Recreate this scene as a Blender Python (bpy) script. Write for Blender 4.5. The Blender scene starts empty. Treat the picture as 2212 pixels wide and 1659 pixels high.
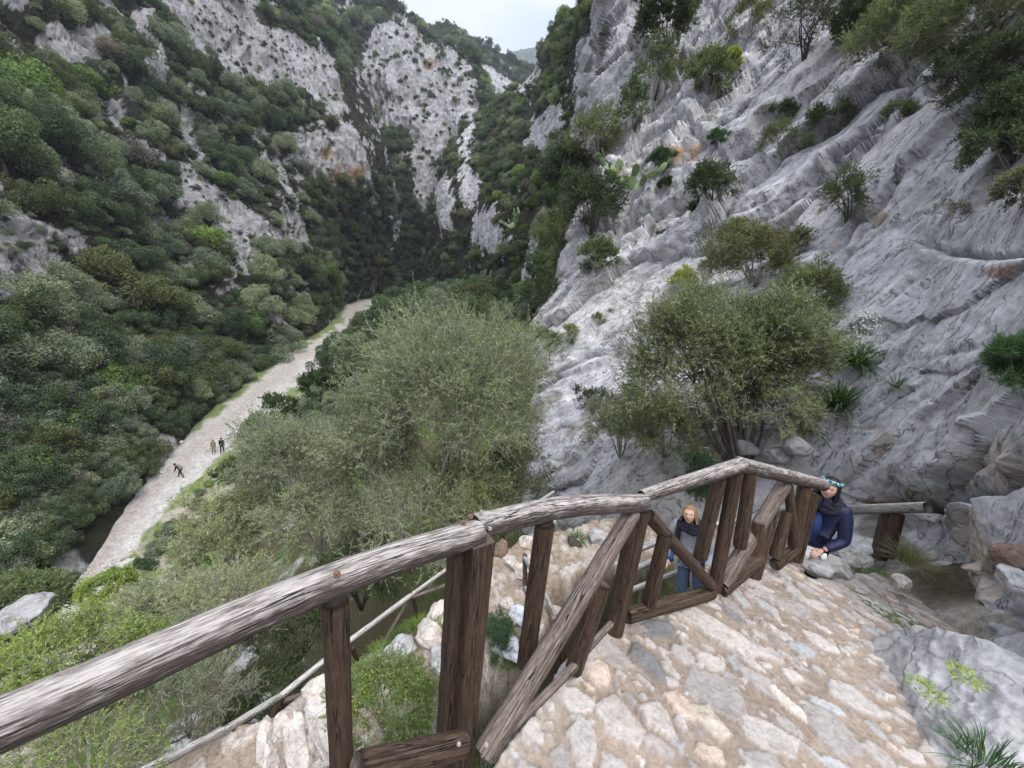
import bpy, math, random
import numpy as np
from math import sin, cos, radians, hypot, pi, atan2, sqrt
from mathutils import Matrix, Vector
rng = np.random.default_rng(7)
random.seed(7)
sc = bpy.context.scene
col = sc.collection

# ---------------------------------------------------------------- camera
W, H, FP = 2212., 1659., 833.
PITCH, ROLL = radians(16), radians(5.7)
Fv = np.array([0, cos(PITCH), -sin(PITCH)])
_R0 = np.array([1., 0, 0]); _U0 = np.array([0, sin(PITCH), cos(PITCH)])
Rv = _R0*cos(ROLL) + _U0*sin(ROLL)
Uv = -_R0*sin(ROLL) + _U0*cos(ROLL)
cd = bpy.data.cameras.new('camera'); cam = bpy.data.objects.new('camera', cd); col.objects.link(cam)
cam.matrix_world = Matrix(((Rv[0], Uv[0], -Fv[0], 0), (Rv[1], Uv[1], -Fv[1], 0), (Rv[2], Uv[2], -Fv[2], 0), (0, 0, 0, 1)))
cd.sensor_fit = 'HORIZONTAL'; cd.sensor_width = 36; cd.lens = 36*FP/W
cd.clip_start = 0.02; cd.clip_end = 9000
sc.camera = cam

# ---------------------------------------------------------------- sky, sun, exposure
SUN_EL, SUN_AZ = radians(58), radians(150)
w = bpy.data.worlds.new("World"); sc.world = w; w.use_nodes = True
nt = w.node_tree; nd = nt.nodes; nd.clear()
def L(a, b): nt.links.new(a, b)
out = nd.new('ShaderNodeOutputWorld'); bg = nd.new('ShaderNodeBackground'); L(bg.outputs[0], out.inputs[0])
sky = nd.new('ShaderNodeTexSky'); sky.sky_type = 'NISHITA'; sky.sun_disc = False
sky.sun_elevation = SUN_EL; sky.sun_rotation = SUN_AZ
tc = nd.new('ShaderNodeTexCoord'); sep = nd.new('ShaderNodeSeparateXYZ'); L(tc.outputs['Generated'], sep.inputs[0])
# overcast dome: brighter towards the zenith, broken by soft cloud masses
grad = nd.new('ShaderNodeMath'); grad.operation = 'MULTIPLY_ADD'; grad.inputs[1].default_value = 17; grad.inputs[2].default_value = 1.4
clampz = nd.new('ShaderNodeClamp'); L(sep.outputs[2], clampz.inputs[0]); L(clampz.outputs[0], grad.inputs[0])
mp = nd.new('ShaderNodeMapping'); mp.inputs['Scale'].default_value = (1, 1, 2.6); L(tc.outputs['Generated'], mp.inputs[0])
nz = nd.new('ShaderNodeTexNoise'); nz.inputs['Scale'].default_value = 4.2; nz.inputs['Detail'].default_value = 6; nz.inputs['Roughness'].default_value = .5; L(mp.outputs[0], nz.inputs[0])
cr = nd.new('ShaderNodeValToRGB'); L(nz.outputs[0], cr.inputs[0])
cr.color_ramp.elements[0].position = .36; cr.color_ramp.elements[0].color = (.66, .73, .92, 1)
cr.color_ramp.elements[1].position = .60; cr.color_ramp.elements[1].color = (.94, .97, 1.05, 1)
mul = nd.new('ShaderNodeVectorMath'); mul.operation = 'SCALE'; L(cr.outputs[0], mul.inputs[0]); L(grad.outputs[0], mul.inputs[3])
mx = nd.new('ShaderNodeMix'); mx.data_type = 'RGBA'; mx.inputs[0].default_value = .9
L(sky.outputs[0], mx.inputs[6]); L(mul.outputs[0], mx.inputs[7])
L(mx.outputs[2], bg.inputs[0]); bg.inputs[1].default_value = .12
sd = bpy.data.lights.new('sun', 'SUN'); sun = bpy.data.objects.new('sun', sd); col.objects.link(sun)
sd.energy = 1.5; sd.angle = radians(25); sd.color = (1, .95, .88)
_sd = Vector((sin(SUN_AZ)*cos(SUN_EL), cos(SUN_AZ)*cos(SUN_EL), sin(SUN_EL)))
sun.rotation_euler = _sd.to_track_quat('Z', 'Y').to_euler()
sc.view_settings.view_transform = 'Standard'; sc.view_settings.look = 'None'; sc.view_settings.gamma = 1
sc.view_settings.exposure = 0.56
sc.cycles.use_denoising = True
sc.cycles.max_bounces = 6; sc.cycles.diffuse_bounces = 4; sc.cycles.transparent_max_bounces = 4

# ---------------------------------------------------------------- helpers
def ray(u, v): return Fv + Rv*(u-W/2)/FP + Uv*(H/2-v)/FP
def at_d(u, v, D): d = ray(u, v); return d*D/hypot(d[0], d[1])
def at_z(u, v, z): d = ray(u, v); return d*z/d[2]
def proj(P):
    P = np.asarray(P, float); d = P@Fv
    dd = np.where(np.abs(d) < 1e-6, 1e-6, d)
    return W/2+FP*(P@Rv)/dd, H/2-FP*(P@Uv)/dd, d
def _h(ix, iy, iz, s):
    n = (ix*374761393 + iy*668265263 + iz*2147483647 + s*974711) & 0xffffffff
    n = ((n ^ (n >> 13))*1274126177) & 0xffffffff
    n = ((n ^ (n >> 16))*2246822519) & 0xffffffff
    return ((n ^ (n >> 15)) & 0xffff)/32767.5-1.
def noise(P, s=0):
    P = np.asarray(P, float); i = np.floor(P).astype(np.int64); f = P-i; f = f*f*(3-2*f)
    x, y, z = i[..., 0], i[..., 1], i[..., 2]; fx, fy, fz = f[..., 0], f[..., 1], f[..., 2]
    r = 0
    for dx in (0, 1):
        wx = fx if dx else 1-fx
        for dy in (0, 1):
            wy = fy if dy else 1-fy
            for dz in (0, 1):
                r = r + wx*wy*(fz if dz else 1-fz)*_h(x+dx, y+dy, z+dz, s)
    return r
def fbm(P, o=4, s=0, g=.5, ridged=False):
    P = np.asarray(P, float); a = 1.; t = 0; r = 0
    for k in range(o):
        n = noise(P*2.03**k+k*17.3, s+k)
        if ridged: n = 1-2*np.abs(n)
        r = r+a*n; t += a; a *= g
    return r/t
def sstep(a, b, x):
    t = np.clip((x-a)/(b-a), 0, 1); return t*t*(3-2*t)
def inpoly(u, v, poly):
    r = np.zeros(np.shape(u), bool); n = len(poly)
    for i in range(n):
        x0, y0 = poly[i]; x1, y1 = poly[(i+1) % n]
        c = ((y0 > v) != (y1 > v)) & (u < (x1-x0)*(v-y0)/((y1-y0) or 1e-9)+x0)
        r ^= c
    return r
def mesh(name, V, Fq, mats=None, colr=None, smooth=True, mi=None):
    """mesh datablock from arrays; Fq is (n,3) or (n,4), or a list of such arrays"""
    V = np.asarray(V, np.float32)
    fl = Fq if isinstance(Fq, list) else [Fq]
    fl = [np.asarray(f, np.int32) for f in fl if len(f)]
    me = bpy.data.meshes.new(name)
    me.vertices.add(len(V)); me.vertices.foreach_set('co', V.ravel())
    tot = sum(f.size for f in fl); nf = sum(len(f) for f in fl)
    me.loops.add(tot); me.loops.foreach_set('vertex_index', np.concatenate([f.ravel() for f in fl]))
    cnt = np.concatenate([np.full(len(f), f.shape[1], np.int32) for f in fl])
    me.polygons.add(nf)
    me.polygons.foreach_set('loop_start', np.concatenate([[0], np.cumsum(cnt)[:-1]]).astype(np.int32))
    me.polygons.foreach_set('loop_total', cnt)
    if mi is not None: me.polygons.foreach_set('material_index', np.asarray(mi, np.int32))
    me.polygons.foreach_set('use_smooth', np.full(nf, bool(smooth)))
    for m in (mats or []): me.materials.append(m)
    if colr is not None:
        a = me.color_attributes.new('Col', 'FLOAT_COLOR', 'POINT')
        c = np.ones((len(V), 4), np.float32); c[:, :3] = colr
        a.data.foreach_set('color', c.ravel())
    me.update(); me.validate()
    return me
def link(name, data, parent=None, loc=None, label=None, cat=None, group=None, kind=None):
    o = bpy.data.objects.new(name, data); col.objects.link(o)
    if parent is not None: o.parent = parent
    if loc is not None: o.location = loc
    if label: o['label'] = label
    if cat: o['category'] = cat
    if group: o['group'] = group
    if kind: o['kind'] = kind
    return o
def grid_faces(nu, nv, flip=False):
    i, j = np.meshgrid(np.arange(nu-1), np.arange(nv-1), indexing='ij')
    a = (i*nv+j).ravel(); f = np.stack([a, a+nv, a+nv+1, a+1], 1)
    return f[:, ::-1] if flip else f
def catmull(C, n, axis):
    C = np.moveaxis(np.asarray(C, float), axis, 0); m = len(C)
    t = np.linspace(0, m-1, n); i = np.minimum(t.astype(int), m-2); f = (t-i).reshape((-1,)+(1,)*(C.ndim-1))
    E = np.concatenate([2*C[:1]-C[1:2], C, 2*C[-1:]-C[-2:-1]])
    p0, p1, p2, p3 = E[i], E[i+1], E[i+2], E[i+3]
    r = .5*(2*p1+(p2-p0)*f+(2*p0-5*p1+4*p2-p3)*f*f+(3*p1-p0-3*p2+p3)*f**3)
    return np.moveaxis(r, 0, axis)
def resample(pts, n):
    pts = np.asarray(pts, float); t = np.linspace(0, len(pts)-1, n); i = np.minimum(t.astype(int), len(pts)-2); f = (t-i)[:, None]
    return pts[i]*(1-f)+pts[i+1]*f

# ---------------------------------------------------------------- materials
class NT:
    def __init__(s, name):
        s.m = bpy.data.materials.new(name); s.m.use_nodes = True; s.t = s.m.node_tree; s.t.nodes.clear()
        s.o = s.n('OutputMaterial')
    def n(s, t, **k):
        x = s.t.nodes.new('ShaderNode'+t)
        for a, b in k.items(): setattr(x, a, b)
        return x
    def l(s, a, b): s.t.links.new(a, b)
    def noise(s, scale, detail=4, rough=.55, vec=None, dist=0):
        x = s.n('TexNoise'); x.inputs['Scale'].default_value = scale; x.inputs['Detail'].default_value = detail
        x.inputs['Roughness'].default_value = rough; x.inputs['Distortion'].default_value = dist
        if vec is not None: s.l(vec, x.inputs['Vector'])
        return x.outputs[0]
    def ramp(s, f, stops):
        x = s.n('ValToRGB'); e = x.color_ramp.elements
        while len(e) < len(stops): e.new(.5)
        for k, (p, c) in enumerate(stops):
            e[k].position = p; e[k].color = (*c, 1) if not np.isscalar(c) else (c, c, c, 1)
        s.l(f, x.inputs[0]); return x.outputs[0]
    def mix(s, a, b, f=.5, mode='MIX'):
        x = s.n('Mix', data_type='RGBA', blend_type=mode)
        for v, i in ((f, 0), (a, 6), (b, 7)):
            if hasattr(v, 'is_output'): s.l(v, x.inputs[i])
            else: x.inputs[i].default_value = v if i == 0 else (*v, 1)
        return x.outputs[2]
    def math(s, op, a, b=0, c=0):
        x = s.n('Math', operation=op)
        for i, v in enumerate((a, b, c)):
            if hasattr(v, 'is_output'): s.l(v, x.inputs[i])
            else: x.inputs[i].default_value = v
        return x.outputs[0]
    def obj(s, scale=(1, 1, 1), rot=(0, 0, 0)):
        t = s.n('TexCoord'); m = s.n('Mapping'); m.inputs['Scale'].default_value = scale; m.inputs['Rotation'].default_value = rot
        s.l(t.outputs['Object'], m.inputs[0]); return m.outputs[0]
    def attr(s, name='Col'):
        x = s.n('Attribute'); x.attribute_name = name; return x.outputs[0]
    def bsdf(s, colr, rough=.8, bump=None, bd=.02, spec=.3, sheen=0):
        b = s.n('BsdfPrincipled'); b.inputs['Roughness'].default_value = rough; b.inputs['Specular IOR Level'].default_value = spec
        if hasattr(colr, 'is_output'): s.l(colr, b.inputs['Base Color'])
        else: b.inputs['Base Color'].default_value = (*colr, 1)
        if sheen: b.inputs['Sheen Weight'].default_value = sheen
        if bump is not None:
            u = s.n('Bump'); u.inputs['Distance'].default_value = bd; u.inputs['Strength'].default_value = 1
            s.l(bump, u.inputs['Height']); s.l(u.outputs[0], b.inputs['Normal'])
        s.l(b.outputs[0], s.o.inputs[0]); return s.m
def simple(name, c, rough=.8, var=.25, scale=30, bd=.003, spec=.3, sheen=0):
    m = NT(name); n = m.noise(scale, 5, .6, m.obj())
    lo = tuple(x*(1-var) for x in c); hi = tuple(min(1, x*(1+var)) for x in c)
    return m.bsdf(m.ramp(n, [(.3, lo), (.7, hi)]), rough, n, bd, spec, sheen)
def rock_mat(name, s=1., bd=.05, streak=None, web=.55, fis=.8):
    """limestone: vertex colour times fine mottling, with cracks; s scales the grain to how far the rock stands"""
    m = NT(name); v = m.obj(); a = m.attr()
    n1 = m.noise(1.3*s, 8, .62, v); n2 = m.noise(7*s, 6, .65, v)
    c = m.mix(a, m.ramp(n1, [(.28, .62), (.5, 1.0), (.72, 1.28)]), 1, 'MULTIPLY')
    c = m.mix(c, m.ramp(n2, [(.3, .72), (.55, 1.03), (.75, 1.2)]), .85, 'MULTIPLY')
    h = m.math('MULTIPLY_ADD', n2, .35, n1)
    if streak is not None:
        sv = m.obj(*streak); n3 = m.noise(1, 6, .6, sv, .6)
        c = m.mix(c, m.ramp(n3, [(.3, .66), (.48, 1.0), (.7, 1.14)]), .55, 'MULTIPLY')
        h = m.math('MULTIPLY_ADD', n3, .7, h)
    if streak is not None:          # thin fissures that follow the beds
        sv2 = m.obj(tuple(q*.55 for q in streak[0]), streak[1]); n5 = m.noise(1, 7, .62, sv2, .9); n6 = m.noise(.9*s, 4, .6, v)
        fi = m.math('MAXIMUM', m.ramp(n5, [(.490, 1), (.499, 0), (.502, 0), (.511, 1)]), m.ramp(n6, [(.40, 1), (.50, 0)]))
        n7 = m.noise(24*s, 5, .7, v); pit = m.ramp(n7, [(.30, 0), (.40, 1)])
        c = m.mix(c, m.ramp(fi, [(0, .38), (1, 1.)]), fis, 'MULTIPLY'); c = m.mix(c, m.ramp(n7, [(.28, .60), (.45, 1.), (.72, 1.15)]), .55, 'MULTIPLY')
        h = m.math('MULTIPLY_ADD', fi, .9, m.math('MULTIPLY_ADD', n7, .5, h))
    if not web: return m.bsdf(c, .92, h, bd, .15)
    vo = m.n('TexVoronoi', feature='DISTANCE_TO_EDGE'); vo.inputs['Scale'].default_value = 1.1*s
    wv = m.n('Mix', data_type='VECTOR'); nn = m.n('TexNoise'); nn.inputs['Scale'].default_value = 2.2*s; nn.inputs['Detail'].default_value = 5; m.l(v, nn.inputs[0])
    wv.inputs[0].default_value = .35/s if s > 1 else .35; m.l(v, wv.inputs[4]); m.l(nn.outputs[1], wv.inputs[5]); m.l(wv.outputs[1], vo.inputs['Vector'])
    ck = m.ramp(vo.outputs[0], [(.0, .0), (.035, 1.)])
    c = m.mix(c, m.ramp(ck, [(0, .55), (1, 1.)]), web, 'MULTIPLY')
    h = m.math('MULTIPLY_ADD', ck, .35, h)
    return m.bsdf(c, .92, h, bd, .15)
def leaf_mat(name, c, var=.35, tr=.25, c2=None, nsc=2.2):
    """leaf colour varies from leaf to leaf and from plant to plant"""
    m = NT(name); g = m.n('NewGeometry'); oi = m.n('ObjectInfo')
    lo = tuple(x*(1-var) for x in c); hi = tuple(x*(1+var) for x in (c2 or c))
    k = m.ramp(g.outputs['Random Per Island'], [(0, lo), (1, hi)])
    k2 = m.ramp(oi.outputs['Random'], [(0, (.72, .78, .8)), (.5, (1, 1, 1)), (1, (1.25, 1.2, 1.1))])
    k = m.mix(k, k2, 1, 'MULTIPLY')
    k = m.mix(k, m.ramp(m.noise(nsc, 3, .5, m.obj()), [(.3, (.70, .74, .72)), (.5, (1, 1, 1)), (.68, (1.28, 1.24, 1.1))]), 1, 'MULTIPLY')
    b = m.n('BsdfPrincipled'); b.inputs['Roughness'].default_value = .6; b.inputs['Specular IOR Level'].default_value = .25
    m.l(k, b.inputs['Base Color'])
    t = m.n('BsdfTranslucent'); m.l(m.mix(k, (1.2, 1.25, .6), 1, 'MULTIPLY'), t.inputs[0])
    s = m.n('MixShader'); s.inputs[0].default_value = tr; m.l(b.outputs[0], s.inputs[1]); m.l(t.outputs[0], s.inputs[2])
    m.l(s.outputs[0], m.o.inputs[0]); return m.m

M = {}
M['oak'] = leaf_mat('oak_leaves', (.112, .155, .085), .5, .4)
M['olive'] = leaf_mat('olive_leaves', (.245, .285, .21), .4, .4)
M['juniper'] = leaf_mat('juniper_leaves', (.125, .15, .072), .45, .4)
M['dry'] = leaf_mat('dry_scrub', (.185, .165, .14), .3, .2)
M['lime'] = leaf_mat('spurge_leaves', (.19, .27, .085), .3, .4)
M['bark'] = simple('bark', (.13, .11, .095), .9, .4, 20, .01)
M['twig'] = simple('twigs', (.34, .31, .275), .9, .35, 20, .004)
M['darktwig'] = simple('dark_twigs', (.085, .075, .07), .9, .35, 20, .004)
# ---------------------------------------------------------------- terrain: river floor and the slope under the path
AX = np.array([-.33, .944])
def on_floor(u, v):
    d = ray(u, v); return d*(-25.25/(d[2]-.05*(AX@d[:2])))
def zf(x, y): return -25.25+.05*(AX[0]*x+AX[1]*y)
CEN = np.array([on_floor(*c)[:2] for c in [(195, 1240), (300, 1110), (440, 960), (560, 860), (670, 775), (755, 690), (790, 622)]])
CEN = np.concatenate([[CEN[0]-np.array([-8, 34.])], [CEN[0]-np.array([-2.2, 12.])], CEN, [CEN[-1]+np.array([-35, 110.])]])
def qdist(x, y):
    """signed distance to the river's middle line, positive on its right bank"""
    P = np.stack([x, y], -1); best = np.full(np.shape(x), 1e9); sg = np.ones(np.shape(x))
    for a, b in zip(CEN[:-1], CEN[1:]):
        ab = b-a; t = np.clip(((P-a)@ab)/(ab@ab), 0, 1); d = P-(a+t[..., None]*ab)
        q = np.hypot(d[..., 0], d[..., 1]); s = np.sign(ab[1]*(P[..., 0]-a[0])-ab[0]*(P[..., 1]-a[1]))
        m = q < best; best = np.where(m, q, best); sg = np.where(m, s, sg)
    return best*sg
LPATH = np.array([(-6.5, 1.6, -6.6), (-4.2, 2.5, -6.3), (-2.4, 3.2, -5.75), (-.6, 3.95, -5.0), (.35, 4.6, -4.7), (.45, 5.4, -4.7), (1.4, 6.0, -4.65), (2.95, 6.45, -4.6), (4.4, 6.0, -4.3), (5.6, 5.4, -4.1), (6.6, 5.4, -4.1)])
def lpath(x, y):
    best = np.full(np.shape(x), 1e9); z = np.zeros(np.shape(x)); P = np.stack([x, y], -1)
    for a, b in zip(LPATH[:-1], LPATH[1:]):
        ab = (b-a)[:2]; t = np.clip(((P-a[:2])@ab)/(ab@ab), 0, 1); d = P-(a[:2]+t[..., None]*ab)
        q = np.hypot(d[..., 0], d[..., 1]); m = q < best
        best = np.where(m, q, best); z = np.where(m, a[2]+t*(b[2]-a[2]), z)
    return best, z
def cells(x, y, s):
    """laid stones of the lower path: how far a point is inside its stone, and the stone's own random number"""
    gx = x/s+.35*noise(np.stack([x*4, y*4, x*0], -1), 13); gy = y/s+.35*noise(np.stack([x*4, y*4, x*0+4], -1), 14); ix = np.floor(gx).astype(np.int64); iy = np.floor(gy).astype(np.int64)
    d1 = np.full(np.shape(x), 9.); d2 = d1.copy(); k = np.zeros(np.shape(x))
    for a in (-1, 0, 1):
        for b in (-1, 0, 1):
            cx = ix+a+.5+.42*_h(ix+a, iy+b, ix*0, 15); cy = iy+b+.5+.42*_h(ix+a, iy+b, ix*0, 16); d = np.hypot(gx-cx, gy-cy); m = d < d1
            d2 = np.where(m, d1, np.minimum(d2, d)); k = np.where(m, _h(ix+a, iy+b, ix*0, 17), k); d1 = np.where(m, d, d1)
    return d2-d1, k
def ground_z(x, y, detail=True):
    q = qdist(x, y); base = zf(x, y)
    up = base+.80*np.maximum(0, q-5.5)-.35*np.maximum(0, -q-5)
    r = np.hypot(x, y); cap = -4.9+.16*np.clip(x, -4, 6)-.10*np.maximum(0, y-7)+.3*np.minimum(0, x+1)
    cap = cap+.12*np.maximum(0, r-14)
    k = 1.2; z = -k*np.log(np.exp(np.clip(-up/k, -60, 60))+np.exp(np.clip(-cap/k, -60, 60)))
    bk = -2.18+.366*(x-3.68)-.728*(y-2.41)-.36; mb = sstep(3.7, 4.3, x)*sstep(5.1, 4.6, y)*sstep(9, 7, x); z = z*(1-mb)+np.maximum(z, bk)*mb
    if detail:
        am = sstep(6, 10, np.abs(q)); P = np.stack([x, y, z*0], -1)
        z = z+am*(fbm(P*.35, 4, 3)*.5+fbm(P*1.7, 3, 5)*.10)
    d, zp = lpath(x, y); m = 1-sstep(.5, 1.25, d+.15*noise(np.stack([x*1.5, y*1.5, x*0], -1), 9))
    z = z*(1-m)+zp*m
    if detail:
        z = z+m*fbm(np.stack([x*3, y*3, x*0], -1), 3, 11)*.035
        e_, k_ = cells(x, y, .23); z = z+m*.035*sstep(.10, .22, e_)*(k_ > -.15)
    return z
def build_ground():
    az = np.radians(np.linspace(-84, 84, 640)); r = np.exp(np.linspace(np.log(1.2), np.log(420), 420))
    A, Rr = np.meshgrid(az, r, indexing='ij'); x = np.sin(A)*Rr; y = np.cos(A)*Rr
    z = ground_z(x, y); q = qdist(x, y); d, _ = lpath(x, y)
    P = np.stack([x, y, z], -1); n1 = fbm(P*.8, 4, 21); n2 = fbm(P*.12, 3, 23); n3 = fbm(P*4, 3, 25)
    soil = np.array([.10, .085, .05]); grass = np.array([.085, .13, .03]); sand = np.array([.50, .40, .31]); rockc = np.array([.47, .46, .45])
    g = sstep(-.25, .3, n1+.5*n2)[..., None]
    n5 = fbm(P*9, 3, 27); c = soil*(1-g)+grass*(1+.6*n3[..., None]+.5*n5[..., None])*g*.8+soil*g*.2
    rk = sstep(.25, .45, n1*.6-n2*.6+.2*n3)[..., None]; c = c*(1-rk)+rockc*rk
    gv = (1-sstep(5.5, 8.5, np.abs(q)+2*n1))[..., None]; c = c*(1-gv)+np.array([.42, .37, .31])*(1+.4*n5[..., None])*gv; nr = ((1-sstep(6, 10, np.abs(q)))*sstep(-.22, .22, n1+.5*n3))[..., None]; c = c*(1-nr)+np.array([.16, .20, .06])*(1+.7*n3[..., None]+.6*n5[..., None])*nr
    m = ((1-sstep(.42, .8, d+.25*n1))*(1-sstep(4.6, 5.2, x)*sstep(5.2, 4.9, y)))[..., None]; mbk = (sstep(3.6, 4.2, x)*sstep(5.3, 4.9, y)*sstep(9, 7, x)*sstep(-.5, .1, n1))[..., None]; c = c*(1-mbk)+(np.array([.40, .36, .30])*(1+.5*n3[..., None]+.4*n1[..., None]))*mbk; e_, k_ = cells(x, y, .23); stn = (sstep(.08, .2, e_)*(k_ > -.15))[..., None]; c = c*(1-m)+((sand*.85*(1+.25*n3[..., None]))*(1-stn)+np.array([.55, .49, .43])*(1+.22*k_[..., None]+.15*n3[..., None])*stn)*m
    mt = NT('ground_earth'); v = mt.obj(); a = mt.attr(); n = mt.noise(14, 6, .65, v); nb = mt.noise(70, 4, .6, v)
    k = mt.mix(a, mt.ramp(n, [(.3, .6), (.5, 1.), (.7, 1.35)]), 1, 'MULTIPLY'); k = mt.mix(k, mt.ramp(nb, [(.3, .7), (.7, 1.25)]), 1, 'MULTIPLY')
    mat = mt.bsdf(k, .95, mt.math('ADD', n, nb), .03, .1)
    me = mesh('ground', P.reshape(-1, 3), grid_faces(len(az), len(r), True), [mat], c.reshape(-1, 3))
    link('ground', me, kind='structure')
build_ground()
def build_river():
    Lp = [on_floor(*p) for p in [(140, 1240), (190, 1170), (250, 1090), (330, 1010), (400, 928), (510, 838), (600, 760), (700, 708), (722, 675), (728, 640), (778, 610)]]
    Rp = [on_floor(*p) for p in [(270, 1240), (300, 1190), (345, 1130), (430, 1040), (500, 985), (600, 900), (690, 815), (780, 740), (815, 700), (815, 660), (803, 608)]]
    Lp = [Lp[0]+np.array([9, -36, -1.3])]+[Lp[0]+np.array([2, -12, -.4])]+Lp
    Rp = [Rp[0]+np.array([9, -36, -1.3])]+[Rp[0]+np.array([2, -12, -.4])]+Rp
    a = catmull(np.array(Lp), 420, 0); b = catmull(np.array(Rp), 420, 0)
    t = np.linspace(0, 1, 46)[None, :, None]; P = a[:, None]*(1-t)+b[:, None]*t
    P[..., 2] = zf(P[..., 0], P[..., 1])+.06
    n = fbm(P*.5, 4, 31); n2 = fbm(P*np.array([.12, .12, 0]), 3, 33); n3 = fbm(P*2.2, 3, 35)
    P[..., 2] += .10*n+.05*n3
    edge = np.minimum(t, 1-t)[..., 0]*np.ones(P.shape[:2]); P[..., 2] -= .25*(1-sstep(0, .06, edge))
    far = sstep(48, 70, np.hypot(P[..., 0], P[..., 1]))
    gr = np.array([.17, .24, .05]); st = np.array([.60, .565, .53]); sandc = np.array([.43, .35, .29])
    lane = np.exp(-((t[..., 0]-.45-.12*n2)/.16)**2)
    c = st*(1+.18*n3[..., None])*(1-.5*lane[..., None])+sandc*.5*lane[..., None]
    side = sstep(.30, .02, edge)
    gm = sstep(.08, .36, n*.62+n2*.35+.50*side-.08+far*.24*(1-lane)*(t[..., 0] < .6)-.22*lane)[..., None]
    c = c*(1-.85*gm)+gr*.85*gm
    mt = NT('river_gravel'); v = mt.obj(); a_ = mt.attr(); vo = mt.n('TexVoronoi'); vo.inputs['Scale'].default_value = 15; mt.l(v, vo.inputs[0])
    n4 = mt.noise(2.5, 6, .7, v); k = mt.mix(a_, mt.ramp(vo.outputs['Color'], [(.1, .72), (.9, 1.25)]), 1, 'MULTIPLY')
    k = mt.mix(k, mt.ramp(n4, [(.3, .75), (.65, 1.18)]), 1, 'MULTIPLY')
    mat = mt.bsdf(k, .95, mt.math('MULTIPLY', vo.outputs['Distance'], -1), .08, .1)
    link('river_bed', mesh('river_bed', P.reshape(-1, 3), grid_faces(420, 46, True), [mat], c.reshape(-1, 3)), kind='structure')
build_river()

# ---------------------------------------------------------------- rock slopes
PATCH = {}
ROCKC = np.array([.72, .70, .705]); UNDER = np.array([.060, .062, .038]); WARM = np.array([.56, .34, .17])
class Patch: pass
def patch(name, cols, n, nu, nv, disp, mat, colour, under=None, over=None):
    K = max(len(c) for c in cols)
    C = []
    for c in cols:
        w3 = [at_d(*p) if len(p) == 3 else np.array(p[:3]) for p in c]
        if under: w3 = [w3[0]+np.array(under)]+w3
        C.append(resample(w3, K+(1 if under else 0)))
    C = np.array(C); G = catmull(catmull(C, nu, 0), nv, 1)
    du = np.gradient(G, axis=0); dv = np.gradient(G, axis=1); N = np.cross(du, dv); N /= np.linalg.norm(N, axis=-1, keepdims=True)+1e-9
    s = np.sign(np.median((N*-G).sum(-1))) or 1; N *= s
    u0, v0, d0 = proj(G)
    P = disp(G, N, u0, v0)
    u, v, d = proj(P)
    c, rock = colour(P, N, u, v)
    o = link(name, mesh(name, P.reshape(-1, 3), grid_faces(nu, nv, s < 0), [mat], c.reshape(-1, 3)), kind='structure')
    q = Patch(); q.P = P; q.N = N; q.u = u; q.v = v; q.d = d; q.rock = rock; q.o = o
    PATCH[name] = q
    return q
def onpatch(name, u, v):
    """the point of a slope seen at a place of the photograph, and the slope's normal there"""
    q = PATCH[name]; e = (q.u-u)**2+(q.v-v)**2+np.where(q.d < 0, 1e9, 0)
    e = e+q.d*q.d*2e-3; k = np.unravel_index(np.argmin(e), e.shape); return q.P[k].copy(), q.N[k].copy()
POLY_L = [[(92, 75), (167, 50), (233, 33), (258, 75), (233, 112), (200, 142), (158, 150), (100, 125)],
 [(346, -20), (542, -20), (554, 50), (650, 88), (729, 138), (750, 233), (717, 250), (662, 208), (625, 175), (546, 200), (492, 167), (417, 138), (396, 83), (354, 42)],
 [(622, 292), (700, 300), (725, 255), (790, 320), (812, 375), (750, 412), (690, 408), (650, 340)],
 [(375, 233), (429, 250), (400, 288), (367, 283)],
 [(367, 375), (417, 367), (458, 400), (542, 450), (592, 492), (642, 525), (633, 538), (521, 563), (458, 500), (442, 425), (375, 417)],
 [(646, 458), (683, 517), (700, 575), (667, 554), (625, 479)], [(668, 450), (730, 455), (720, 490), (680, 480)],
 [(-40, 437), (54, 442), (75, 492), (146, 571), (125, 625), (75, 650), (33, 685), (-40, 650)],
 [(471, 575), (521, 583), (500, 625), (471, 612)], [(0, 0), (60, -10), (90, 20), (40, 30)], [(180, -10), (240, -10), (240, 30), (190, 25)], [(300, 300), (340, 310), (330, 340), (300, 330)], [(240, 350), (290, 370), (270, 400)]]
POLY_L += [[(300, 60), (340, 100), (350, 180), (320, 160)], [(180, 140), (235, 155), (225, 190), (190, 180)], [(420, 190), (470, 210), (510, 262), (450, 245)], [(560, 330), (620, 370), (660, 430), (640, 450), (580, 390)], [(600, 430), (650, 470), (672, 540), (640, 560), (605, 500)], [(230, 240), (268, 250), (255, 295)], [(500, 560), (560, 566), (610, 600), (560, 612)], [(380, 290), (435, 298), (445, 345), (400, 330)], [(160, 530), (205, 520), (225, 562), (180, 572)], [(640, 100), (690, 150), (705, 195), (660, 165)], [(10, 120), (50, 140), (40, 190), (5, 180)], [(270, 30), (330, 20), (345, 55), (280, 70)], [(60, 330), (100, 345), (90, 380)], [(330, 470), (370, 470), (380, 520), (340, 510)], [(520, 280), (570, 290), (585, 330), (540, 320)]]
POLY_B = [[(776, 92), (838, 30), (876, 38), (905, 71), (951, 83), (1001, 121), (1045, 250), (1005, 283), (992, 333), (985, 400), (960, 500), (930, 520), (892, 400), (892, 292), (872, 267), (822, 267), (784, 175)], [(838, 480), (860, 470), (875, 530), (850, 545)], [(730, 0), (760, -10), (770, 25), (745, 30)]]
POLY_C = [[(1030, 140), (1090, 160), (1130, 190), (1120, 260), (1060, 250), (1020, 200)]]
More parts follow.
